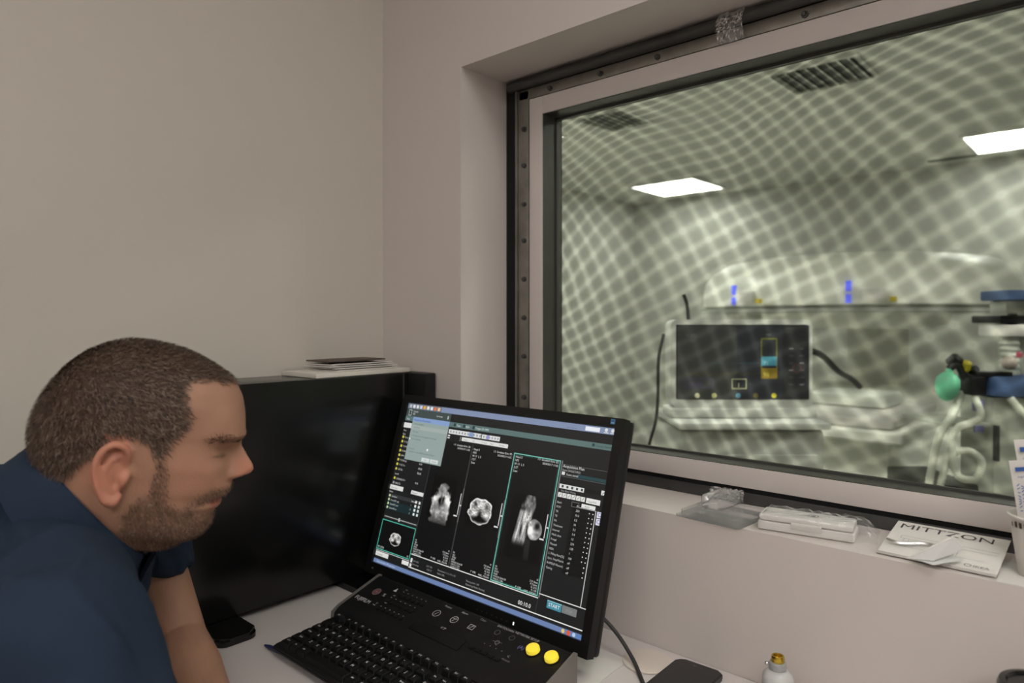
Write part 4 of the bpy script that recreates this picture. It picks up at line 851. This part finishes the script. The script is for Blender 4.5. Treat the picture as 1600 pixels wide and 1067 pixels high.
limb(bm, [W(-.12, -.05, -.16), shR], [.055, .055]); limb(bm, [W(-.13, .05, -.15), shL], [.055, .05])
def hand(bm, wrist, direc, side):
    d = Vector(direc).normalized(); u = Vector((0, 0, 1)); s = d.cross(u).normalized()*side    # s points to the thumb side
    P3 = lambda a, b, c: wrist+d*a+s*b+u*c
    limb(bm, [P3(-.01, 0, 0), P3(.03, 0, .004)], [.027, .026]); ball(bm, P3(.055, 0, .002), (.05, .042, .017), (d, s, u))
    for k, (b, L) in enumerate(((.030, .072), (.010, .080), (-.010, .075), (-.029, .058))):
        limb(bm, [P3(.085, b, .004), P3(.085+L*.40, b*1.12, .010), P3(.085+L*.75, b*1.18, .0), P3(.085+L, b*1.2, -.012)], [.0098, .0092, .0086, .0075], 4, 12)
    limb(bm, [P3(.025, .026, -.002), P3(.055, .050, -.002), P3(.082, .058, -.006), P3(.102, .056, -.012)], [.013, .0115, .010, .008], 4, 12)
hand(bm, wrR+Vector((0, 0, .001)), RT*.9+FWD*.3, -1); hand(bm, wrL+Vector((0, 0, .001)), RT*.8-FWD*.5, 1)
me = bpy.data.meshes.new('body'); bm.to_mesh(me); bm.free()
def remesh(me, vox, smooth_it, fac=.5):
    o = bpy.data.objects.new('tmp', me); COL.objects.link(o)
    m = o.modifiers.new('r', 'REMESH'); m.mode = 'VOXEL'; m.voxel_size = vox; m.use_smooth_shade = True
    if smooth_it: s_ = o.modifiers.new('s', 'SMOOTH'); s_.factor = fac; s_.iterations = smooth_it
    dg = bpy.context.evaluated_depsgraph_get(); out = bpy.data.meshes.new_from_object(o.evaluated_get(dg)); bpy.data.objects.remove(o); bpy.data.meshes.remove(me)
    out.polygons.foreach_set('use_smooth', [True]*len(out.polygons)); return out
me = remesh(me, .0024, 3, .45); me.name = 'body'
def mesh_np(me):
    V = np.empty(len(me.vertices)*3); me.vertices.foreach_get('co', V); N = np.empty(len(me.vertices)*3); me.vertices.foreach_get('normal', N); return V.reshape(-1, 3), N.reshape(-1, 3)
V, NV = mesh_np(me)
def head_local(V):
    D_ = V-np.array(HEAD); return D_ @ np.array(_fx), D_ @ np.array(_l), D_ @ np.array(_ux)
hx, hy, hz = head_local(V)
def side_x(x, y): return x*math.cos(YAW)+np.abs(y)*math.sin(YAW)
def in_poly(px, pz, poly):
    inside = np.zeros(len(px), bool); n = len(poly); j = n-1
    for i in range(n):
        xi, zi = poly[i]; xj, zj = poly[j]; cond = ((zi > pz) != (zj > pz)) & (px < (xj-xi)*(pz-zi)/(zj-zi+1e-12)+xi); inside ^= cond; j = i
    return inside
def poly_dist(px, pz, poly):
    d = np.full(len(px), 9.)
    for (x0, z0), (x1, z1) in zip(poly, poly[1:]+poly[:1]):
        L2 = (x1-x0)**2+(z1-z0)**2+1e-12; t = np.clip(((px-x0)*(x1-x0)+(pz-z0)*(z1-z0))/L2, 0, 1); d = np.minimum(d, np.hypot(px-x0-t*(x1-x0), pz-z0-t*(z1-z0)))
    return np.where(in_poly(px, pz, poly), d, -d)
HAIR = [(.094, .0900), (.080, .0905), (.066, .0900), (.058, .084), (.062, .072), (.070, .055), (.0735, .043), (.067, .028), (.060, .0165), (.0555, .0), (.0475, -.003), (.041, .008), (.031, .0165), (.019, .017), (.004, .010), (-.0064, -.0047), (-.020, -.022), (-.0295, -.0334), (-.0495, -.0600), (-.070, -.068), (-.085, -.068), (-.14, -.068), (-.16, .05), (-.1, .16), (.06, .16)]
BEARD = [(.0475, .001), (.0580, .006), (.0640, -.0035), (.0680, -.030), (.0700, -.0480), (.0780, -.056), (.0830, -.046), (.0930, -.0360), (.100, -.0290), (.118, -.027), (.118, -.045), (.104, -.0500), (.0930, -.058), (.0950, -.0625), (.120, -.063), (.120, -.13), (.035, -.122), (.0225, -.100), (.0215, -.070), (.034, -.050), (.0445, -.0400)]
sx_ = side_x(hx, hy); head_zone = (hz > -.135) & (np.hypot(hx, hy) < .16)
ear_zone = (np.abs(hy) > .0765-.0) & (sx_ > -.006) & (sx_ < .036) & (hz < .019) & (hz > -.062) & (hx < .012)
# forehead: hairline above the brow also bounds the front of the head
dh = np.where(head_zone, poly_dist(sx_, hz, HAIR), -9); front_line = hz-(.083+.10*np.clip(np.abs(hy)-.02, 0, .05)); dh = np.where(hx > .068, np.minimum(dh, front_line), dh)
dh = np.where(ear_zone, -9, dh)
neck_ok = (hz > -.128)
db = np.where(head_zone & neck_ok, poly_dist(sx_, hz, BEARD), -9); db = np.where(ear_zone, -9, db)
sm01 = lambda t: np.clip(t, 0, 1)**2*(3-2*np.clip(t, 0, 1))
n_a = vnoise(V[:, 0]+3+V[:, 1], V[:, 2], .018, 50); n_b = vnoise(V[:, 0]*1.3+3-V[:, 1], V[:, 2], .006, 51)
lin = lambda r, g, b: np.array(srgb(r, g, b)[:3])
skin = lin(160, 121, 99)[None]*(.93+.14*n_a[:, None]); red = lin(196, 118, 96)
def blend(base, col, w_): return base*(1-w_[:, None])+col[None]*w_[:, None]
g3 = lambda x0, y0, z0, s: np.exp(-(((hx-x0)**2+(np.abs(hy)-y0)**2+(hz-z0)**2)/s**2))
skin = blend(skin, red, np.clip(.38*ear_zone+.5*g3(.125, 0, -.012, .018)+.15*g3(.07, .05, -.02, .03)+.25*g3(-.03, .075, -.03, .02), 0, .8))
skin = blend(skin, lin(168, 96, 84), np.clip(1.1*np.exp(-((hz+.0515)/.0055)**2)*(np.abs(hy) < .027)*(hx > .08), 0, .75))
skin = blend(skin, lin(70, 46, 36), .85*np.exp(-((hz-.0055)/.0016)**2)*np.exp(-((np.abs(hy)-.032)/.013)**4)*(hx > .07))     # lash line
skin = blend(skin, lin(104, 78, 62), sm01(db/.014)*(.34+.34*n_b)*sm01((hx+.03)/.04+.3))
skin = blend(skin, lin(66, 50, 40), sm01((dh+.003)/.012)*(.80+.2*n_b))
col = np.concatenate([np.clip(skin, 0, 1), np.ones((len(V), 1))], 1)
ca = me.color_attributes.new('Col', 'FLOAT_COLOR', 'POINT'); ca.data.foreach_set('color', col.astype(np.float32).ravel())
me.materials.clear(); off = Vector(man.location); me.transform(Matrix.Translation(-off))
me_obj('body', me, attr_mat('skin', rough=.5, bump=.22, bscale=520, sss=.12, spec=.35), man)
# short hair, beard and brows: tiny tapered strands
me.calc_loop_triangles(); tri = np.empty(len(me.loop_triangles)*3, np.int32); me.loop_triangles.foreach_get('vertices', tri); tri = tri.reshape(-1, 3)
def strands(name, weight, n, length, width, comb, cols, seed, lift=.35, cl='hair_fibre'):
    r = np.random.default_rng(seed); wt = weight[tri].mean(1); P0, P1, P2 = V[tri[:, 0]], V[tri[:, 1]], V[tri[:, 2]]
    ar = np.linalg.norm(np.cross(P1-P0, P2-P0), axis=1)*wt; ar /= ar.sum(); ix = r.choice(len(tri), n, p=ar)
    u = r.random((n, 2)); fl = u.sum(1) > 1; u[fl] = 1-u[fl]; p = P0[ix]+(P1[ix]-P0[ix])*u[:, :1]+(P2[ix]-P0[ix])*u[:, 1:]
    nn = NV[tri[ix, 0]]; cd = comb(p)+r.normal(0, .35, (n, 3)); cd -= nn*(cd*nn).sum(1, keepdims=True); cd /= np.linalg.norm(cd, axis=1, keepdims=True)+1e-9
    L = length*(.65+.7*r.random((n, 1))); d1 = cd*(1-lift)+nn*lift; d1 /= np.linalg.norm(d1, axis=1, keepdims=True); d2 = cd*(1-lift*.3)+nn*lift*.3; d2 /= np.linalg.norm(d2, axis=1, keepdims=True)
    sd = np.cross(d1, nn); sd /= np.linalg.norm(sd, axis=1, keepdims=True)+1e-9; wv = sd*width*(.7+.6*r.random((n, 1)))
    a, b = p-wv-nn*.0006, p+wv-nn*.0006; m1, m2 = p+d1*L*.55-wv*.8, p+d1*L*.55+wv*.8; tp = p+d1*L*.55+d2*L*.45
    VV = np.stack([a, b, m1, m2, tp], 1).reshape(-1, 3)-np.array(off); base = (np.arange(n)*5)[:, None]
    F = [tuple(q) for q in (base+np.array([[0, 1, 3, 2]])).tolist()]+[tuple(q) for q in (base+np.array([[2, 3, 4]])).tolist()]
    hm = bpy.data.meshes.new(name); hm.from_pydata(VV.tolist(), [], F); cc = np.array([srgb(*c) for c in cols])[r.integers(0, len(cols), n)]
    hm.color_attributes.new('Col', 'FLOAT_COLOR', 'POINT').data.foreach_set('color', np.repeat(cc, 5, 0).astype(np.float32).ravel())
    o = me_obj(name, hm, attr_mat(cl, rough=.55, spec=.3), man); o['kind'] = 'stuff'; return o
def comb_hair(p):
    x, y, z = head_local(p); crown = np.array(HW(-.085, 0, .075)); d = p-crown; return d/np.linalg.norm(d, axis=1, keepdims=True)
down = -np.array(_ux); 
strands('hair', sm01((dh+.001)/.010)+0, 24000, .0095, .00042, comb_hair, [(74, 58, 48), (92, 75, 63), (62, 49, 41), (126, 108, 94), (84, 67, 56)], 3, .42)['label'] = 'short cropped brown hair'
strands('beard', sm01(db/.008)*sm01((hx+.03)/.04+.2), 7000, .0050, .00026, lambda p: np.tile(down*.9+np.array(_fx)*.4, (len(p), 1)), [(92, 70, 56), (110, 84, 68), (76, 58, 46), (140, 114, 96)], 4, .5)['label'] = 'short brown stubble beard'
bwz = np.exp(-((hz-(.0275+.05*(np.abs(hy)-.02)*(np.abs(hy) < .04)))/.0038)**4)*np.exp(-((np.abs(hy)-.034)/.019)**6)*(hx > .05)
strands('eyebrows', bwz+1e-9, 480, .007, .0003, lambda p: np.sign(head_local(p)[1])[:, None]*np.array(_l)[None], [(84, 62, 48), (70, 52, 40)], 5, .25)
# shirt
M_SHIRT = mat('navy_cotton', (33, 46, 63), .85, var=.14, vscale=9, bump=.35, bscale=650, spec=.2)
bm = bmesh.new()
ball(bm, chest, (.128, .165, .118), TAX); ball(bm, belly, (.21, .168, .135), TAX); ball(bm, pelv, (.15, .168, .14), TAX)
ball(bm, W(-.115, -.02, -.155), (.062, .12, .090), TAX); ball(bm, W(-.185, -.01, -.118), (.10, .13, .085), TAX)
limb(bm, [W(-.085, -.055, -.130), W(-.03, -.115, -.145), shR], [.066, .072, .082]); limb(bm, [W(-.128, .05, -.145), shL], [.066, .064])
limb(bm, [W(-.18, -.09, -.22), shR], [.10, .080])
limb(bm, [shR, shR.lerp(elR, .38), shR.lerp(elR, .76)], [.084, .078, .070], 8, 30, False); ball(bm, shR, (.084, .084, .084))
limb(bm, [shL, shL.lerp(elL, .30), shL.lerp(elL, .56)], [.068, .061, .057], 8, 30, False); ball(bm, shL, (.068, .068, .068))
sm = bpy.data.meshes.new('shirt'); bm.to_mesh(sm); bm.free(); sm = remesh(sm, .0045, 6, .5); sm.name = 'shirt'
SV, SN = mesh_np(sm)
# cloth folds: soft ridges running from the collar to the armpit and across the back
Dp = SV-np.array(W(-.06, -.05, -.12)); q1 = Dp @ np.array(TAX[0]); q2 = Dp @ np.array(FWD); q3 = Dp @ np.array(TAX[2])
wob = vnoise(SV[:, 0]+3, SV[:, 2]+SV[:, 1], .09, 60)*3.0
fold = np.sin(q1*62+q2*30+wob*2.2)*.0022+np.sin(q1*30-q2*58+wob*3+1)*.0024+np.sin(q3*48+q2*36+wob*2)*.0016
fold *= .5+1.2*vnoise(SV[:, 0]+5, SV[:, 1]+SV[:, 2], .13, 61)
cr = lambda t: (1-np.abs(np.sin(t)))**3
fold += .0065*cr(q1*21+q2*13+q3*9+wob*1.5)*sm01(vnoise(SV[:, 0]+2, SV[:, 1]-SV[:, 2]+4, .10, 63)*2-.5)+.005*cr(q1*12-q2*24+q3*16+wob*1.3+.8)*sm01(vnoise(SV[:, 0]+8, SV[:, 1]+SV[:, 2], .09, 64)*2-.6)
SV2 = SV+SN*fold[:, None]; sm.vertices.foreach_set('co', SV2.ravel()); sm.transform(Matrix.Translation(-off)); sm.materials.clear(); me_obj('shirt', sm, M_SHIRT, man)
# collar: a folded band round the neck, open at the throat
NA = (RT*.70+_u*.72).normalized(); NF = (RT*.72-_u*.70).normalized()
cc = W(-.056, 0, -.068)
def collar_ring(phi, e_f, e_b, drop): return cc+NF*(math.cos(phi)*e_f)+FWD*(math.sin(phi)*e_b)-NA*drop
bm = bmesh.new(); n = 56; G = []
for i in range(n+1):
    ph_ = math.radians(14)+(2*PI-math.radians(28))*i/n; fr = .5+.5*math.cos(ph_); tip = max(0, fr-.80)/.20
    leafw = .036+.012*fr+.016*tip+.016*abs(math.sin(ph_))
    prof = [(.0775, .071, .034), (.0775, .071, .010), (.080, .0735, .0005), (.0835, .077, -.002), (.087, .0805, .001), (.089+.006*fr, .086, leafw*.5), (.092+.013*fr, .094, leafw), (.0905+.013*fr, .0925, leafw+.0015), (.090, .084, leafw*.55), (.084, .0775, .006), (.081, .0745, .030)]
    row = []
    for ef, eb, dr in prof:
        back = .5-.5*math.cos(ph_)
        p = collar_ring(ph_, ef*(1.12), eb, dr+.004*fr-.004*back-.030*abs(math.sin(ph_))**1.3); row.append(bm.verts.new(p-off))
    G.append(row)
for i in range(n):
    for j in range(len(G[0])): k = (j+1) % len(G[0]); bm.faces.new((G[i][j], G[i][k], G[i+1][k], G[i+1][j]))
bm.faces.new(G[0]); bm.faces.new(G[-1][::-1])
cl_ = bm_obj('collar', bm, M_SHIRT, man, smooth=50)
# trousers and shoes (below the frame)
M_TROU = mat('dark_trousers', (48, 50, 56), .85, var=.1, vscale=14); bm = bmesh.new()
ball(bm, pelv+Vector((0, 0, -.02)), (.15, .172, .145), TAX)
feet = []
for b in (-.10, .09):
    hip, kn, an_ = W(-.31, -.05+b, -.55), W(.06, -.05+b*1.3, -.60), W(.0, -.05+b*1.3, -1.05); limb(bm, [hip, hip.lerp(kn, .5), kn], [.095, .08, .062]); limb(bm, [kn, kn.lerp(an_, .4), an_], [.062, .058, .046]); feet.append(an_)
tm = bpy.data.meshes.new('trousers'); bm.to_mesh(tm); bm.free(); tm = remesh(tm, .006, 4); tm.transform(Matrix.Translation(-off)); tm.materials.clear(); me_obj('trousers', tm, M_TROU, man)
for an_ in feet:
    bm = bmesh.new(); limb(bm, [Vector((an_.x, an_.y, .045))-RT*.05, Vector((an_.x, an_.y, .045))+RT*.06, Vector((an_.x, an_.y, .036))+RT*.17], [.044, .045, .034]); ball(bm, Vector((an_.x, an_.y, .07)), (.045, .045, .05))
    shm = bpy.data.meshes.new('shoe'); bm.to_mesh(shm); bm.free(); shm = remesh(shm, .006, 3)
    for v in shm.vertices: v.co.z = max(v.co.z, .001)
    shm.transform(Matrix.Translation(-off)); shm.materials.clear(); me_obj('shoe', shm, M_BLACKP, man)

# ---------------------------------------------------------------- small things on the desk
ph = empty('mobile_phone', (-.4975, .908, DZ), (0, 0, .03)); tag(ph, 'black mobile phone lying face up on the desk', 'phone')
bm = bmesh.new(); prism(bm, rrect(-.038, .038, -.078, .078, .011), .0005, .0085, 'z'); bmesh.ops.bevel(bm, geom=[e for e in bm.edges if abs(e.verts[0].co.z-e.verts[1].co.z) < 1e-6], offset=.002, segments=3, affect='EDGES'); bm_obj('phone_body', bm, mat('phone_black', (24, 24, 25), .4), ph, smooth=35)
bm = bmesh.new(); prism(bm, rrect(-.0355, .0355, -.0755, .0755, .009), .0086, .0089, 'z'); bm_obj('phone_screen', bm, mat('phone_glass', (30, 30, 31), .2), ph)
pp = Print(); pp.rect(-.008, .0655, -.003, .0672, (90, 90, 90)); pp.rect(.004, .0655, .006, .0672, (70, 70, 70)); pp.build('phone_marks', M_PRINTG, ph, Matrix.Translation((0, 0, .00895)))
bo = empty('small_bottle', (-.362, .935, DZ)); tag(bo, 'small pale plastic bottle with a brass threaded top', 'bottle')
M_FROST = mat('frosted_plastic', (206, 206, 204), .35, var=.03, trans=.25); M_BRASS = mat('brass', (206, 176, 70), .2, metal=1, var=.1)
lathe_obj('bottle_body', [(.019, .0003), (.0205, .002), (.0205, .045), (.0195, .05), (.0205, .054), (.0195, .060), (.014, .066), (.0105, .068)], M_FROST, bo, 32)
lathe_obj('bottle_collar', [(.0105, .0682), (.0115, .069)]+[(.0115-.0007*(k % 2), .0695+k*.0011) for k in range(7)]+[(.0105, .078)], mat('grey_plastic', (150, 150, 150), .4), bo, 28)
lathe_obj('brass_insert', [(.0085, .0782), (.0088, .0835), (.0078, .0862), (.006, .0862), (.005, .082), (.001, .0815)], M_BRASS, bo, 24)
bm = bmesh.new(); bmesh.ops.create_icosphere(bm, subdivisions=2, radius=.003); bm_obj('side_pin', bm, M_CHROME, bo, loc=(-.0135, -.004, .0725), smooth=60)
sp = box_obj('paper_sheet', -.075, .06, -.10, .075, .0003, .0012, M_PAPER, None, 0, loc=(-.655, .86, DZ), rot=(0, 0, .05)); tag(sp, 'white sheet of paper on the desk under the monitor corner', 'paper')
tu = empty('tumbler', (-.075, .93, DZ)); tag(tu, 'black round tumbler at the lower right picture corner', 'tumbler')
lathe_obj('tumbler_body', [(.032, .0003), (.034, .003), (.040, .13), (.041, .135)], M_BLACKP, tu, 36); lathe_obj('tumbler_lid', [(.0415, .1352), (.042, .142), (.040, .147), (.034, .148), (.032, .145), (.001, .1445)], M_BLACK, tu, 36)

# ---------------------------------------------------------------- things on the window sill
M_CLEAR = clear_mat('clear_blister', (253, 253, 252), gloss=.13, rough=.1, haze=.10); M_FILM = clear_mat('shrink_film', (250, 250, 250), gloss=.16, rough=.1, haze=.06)
bl = empty('blister_tray', (-.497, 1.052, SILL), (0, 0, -.06)); tag(bl, 'clear empty plastic blister tray on the sill', 'packaging')
bm = bmesh.new(); prism(bm, rrect(-.055, .055, -.052, .06, .006), .0005, .0035, 'z'); bm_obj('flange', bm, M_CLEAR, bl)
bm = bmesh.new(); prism(bm, rrect(-.049, .049, -.046, .054, .006), .0036, .011, 'z'); bm_obj('tray_step', bm, M_CLEAR, bl)
bm = bmesh.new(); box(bm, -.022, .016, -.018, .05, .0112, .034, .008, 3, M=Matrix.Translation((-.008, 0, 0))); bm_obj('raised_pocket', bm, M_CLEAR, bl, smooth=40)
bx = empty('white_case', (-.355, 1.062, SILL), (0, 0, .17)); tag(bx, 'white plastic case wrapped in clear film on the sill', 'case')
box_obj('case_base', -.078, .055, -.026, .024, .0005, .014, M_WPLAST, bx, .004, 3); box_obj('case_lid', -.076, .053, -.025, .024, .0145, .024, M_WPLAST, bx, .004, 3); box_obj('latch', -.03, .012, -.0275, -.0262, .008, .018, M_PAPER, bx, .0005)
cpn = Print(); cpn.ring(-.004, .002, .008, .0012, (70, 70, 70)); cpn.disc(-.004, .002, .004, (80, 80, 80)); cpn.build('case_emblem', M_PRINT, bx, Matrix.Translation((0, 0, .02405)))
def film(parent):
    r = random.Random(3); bm = bmesh.new(); n, m_ = 22, 12; G = []
    for i in range(n+1):
        row = []
        for j in range(m_+1):
            u, v = i/n, j/m_; x = -.082+.165*u; y = -.031+.062*v; ez = min(1, 6*min(v, 1-v))*min(1, 9*min(u, 1-u)+.12)
            if u > .84: ez *= 1-(u-.84)/.16*.6
            row.append(bm.verts.new((x+r.uniform(-.0012, .0012), y+r.uniform(-.0012, .0012), .003+.0235*ez**.5+r.uniform(0, .0035))))
        G.append(row)
    for i in range(n):
        for j in range(m_): bm.faces.new((G[i][j], G[i+1][j], G[i+1][j+1], G[i][j+1]))
    return bm_obj('wrapping_film', bm, M_FILM, parent)
film(bx)
# booklet
bk = empty('booklet', (-.197, 1.022, SILL+.002), (math.radians(10), 0, -.02)); tag(bk, 'white instruction booklet with large dark title on the sill', 'booklet')
for k in range(3): box_obj('page', -.066, .068, 0, .104, .0012*k, .0012*k+.0009, M_PAPER, bk, loc=(.0006*k, .0004*k, 0))
pb = Print(); DK = (52, 52, 54); LG = (150, 150, 152)
pb.text(-.060, .082, 'MITTZON', .0215, DK, 2, sx=1.18)
pb.line(-.05, .058, .062, .058, .0007, LG); pb.line(-.05, .05, .062, .05, .0007, LG); pb.line(-.05, .058, -.05, .05, .0007, LG)
for x in (.012, .016, .02): pb.line(x, .058, x, .026, .0006, LG)
pb.line(-.052, .026, .05, .026, .0006, LG); pb.line(-.045, .05, -.045, .026, .0006, LG); pb.line(-.039, .05, -.039, .026, .0006, LG)
pb.ring(.036, .0095, .004, .0009, (96, 96, 98)); pb.text(.0415, .0065, 'IKEA', .0085, (96, 96, 98), 2)
pb.build('cover_print', M_PRINT, bk, Matrix.Translation((.001, .0008, .00345)))
al = tube_obj('allen_key', [(-.256, 1.050, .9795), (-.250, 1.047, .9785), (-.240, 1.046, .978), (-.228, 1.052, .9785), (-.218, 1.058, .9795), (-.206, 1.058, .980), (-.196, 1.054, .9795)], .0026, M_CHROME, None, 6, 6)
tag(al, 'bent chrome allen key lying on the booklet', 'allen key')
lf = empty('folded_leaflet', (-.195, 1.012, SILL+.0115), (0, 0, 0)); tag(lf, 'small folded paper leaflet standing open on the booklet edge', 'leaflet')
M_LEAF = mat('grey_paper', (190, 190, 188), .8)
def leaf(P4, m, nm):
    bm = bmesh.new(); n = (Vector(P4[1])-Vector(P4[0])).cross(Vector(P4[3])-Vector(P4[0])).normalized()*.0005
    A_ = [bm.verts.new(Vector(p)) for p in P4]; B_ = [bm.verts.new(Vector(p)+n) for p in P4]
    bm.faces.new(A_[::-1]); bm.faces.new(B_)
    for k in range(4): bm.faces.new((A_[k], A_[(k+1) % 4], B_[(k+1) % 4], B_[k]))
    bm_obj(nm, bm, m, lf)
leaf([(-.026, -.012, -.001), (-.022, -.004, .001), (.022, .030, .030), (.016, .022, .024)], M_PAPER, 'leaf'); leaf([(-.026, -.013, -.002), (.002, -.004, -.001), (.030, .028, .012), (.020, .026, .026)], M_LEAF, 'leaf')
leaf([(-.024, -.008, -.002), (.004, -.012, -.004), (.032, .020, .0015), (.006, .022, .0015)], M_LEAF, 'leaf')
# cup with sachets
cu = empty('paper_cup', (-.086, 1.068, SILL)); tag(cu, 'white paper cup holding sachets at the right end of the sill', 'cup')
M_CUP = mat('cup_paper', (212, 206, 200), .55, var=.02)
bm = bmesh.new(); lathe(bm, [(.026, .0005), (.0265, .004), (.0355, .070), (.0375, .0715), (.0378, .0735), (.0362, .0748), (.0342, .0725), (.0255, .006), (.001, .0055)], 40, cap1=False); bm_obj('cup_wall', bm, M_CUP, cu, smooth=40)
ck = Print()
for k in range(26):
    if k % 7 != 6: ck.rect(k*.0062, 0, k*.0062+(.0038 if k % 3 else .0022), .0072 if k % 4 else .005, (60, 56, 44))
band = []
for i, (x, y, z) in enumerate(ck.v): th = -2.6+x/.0352; rr = .0356*(1-.002)-(.066-.0615-y)*.13+.0004; band.append((rr*math.cos(th), rr*math.sin(th), .0605+y))
ck.v = band; ck.build('cup_lettering', M_PRINT, cu)
nap = box_obj('napkin', -.055, .075, -.05, .04, .0003, .0012, M_PAPER, None, 0, loc=(-.075, 1.062, SILL-.0008+.0008), rot=(0, 0, .05)); tag(nap, 'flat white paper slip under the paper cup', 'paper')
cu.location.z = SILL+.0013
M_BLUEP = (44, 84, 150)
def sachet(label, x, y, z, tilt, lean, hgt, wd, seed):
    t = empty('sachet', (x, y, z), (lean, tilt, .4)); tag(t, label, 'sachet', 'sachets standing in the paper cup')
    bm = bmesh.new(); n = 10; G0 = []; G1 = []
    for i in range(n+1):
        v = i/n; th = .003*math.sin(PI*v)+.0003; w_ = wd*(1-.06*math.sin(PI*v))
        G0.append([bm.verts.new((-w_+2*w_*j/4, -th*math.sin(PI*(j+.01)/4.02), v*hgt)) for j in range(5)]); G1.append([bm.verts.new((-w_+2*w_*j/4, th*math.sin(PI*(j+.01)/4.02)+.0002, v*hgt)) for j in range(5)])
    for G in (G0, G1):
        for i in range(n):
            for j in range(4): bm.faces.new((G[i][j], G[i][j+1], G[i+1][j+1], G[i+1][j]))
    for i in range(n):
        bm.faces.new((G0[i][0], G0[i+1][0], G1[i+1][0], G1[i][0])); bm.faces.new((G0[i][4], G1[i][4], G1[i+1][4], G0[i+1][4]))
    for j in range(4): bm.faces.new((G0[0][j], G1[0][j], G1[0][j+1], G0[0][j+1])); bm.faces.new((G0[n][j], G0[n][j+1], G1[n][j+1], G1[n][j]))
    bm_obj('wrapper', bm, M_PAPER, t, smooth=60)
    q = Print(); q.rect(-wd*.7, hgt*.90, wd*.5, hgt*.94, M_BLUEP); q.text(-wd*.6, hgt*.84, 'sugar' if seed == 0 else 'stick', .004, M_BLUEP)
    for k in range(9):
        for j in range(5):
            x0 = -wd*.75+j*wd*.32; z0 = hgt*(.52+.03*k); q.line(x0, z0, x0+wd*.2, z0+hgt*.022*math.sin(k+j*2), .0011, (70, 104, 164))
    q.build('wrapper_print', M_PRINT, t, Matrix.Translation((0, -.0036, 0)) @ XZ)
sachet('white sachet with blue print leaning forward in the paper cup', -.092, 1.060, SILL+.018, -.14, .05, .128, .014, 0)
sachet('taller white sachet with blue mark behind in the paper cup', -.086, 1.075, SILL+.018, -.12, -.04, .150, .013, 1)
sachet('white sachet at the right side of the paper cup', -.072, 1.070, SILL+.018, .12, 0, .138, .013, 1)
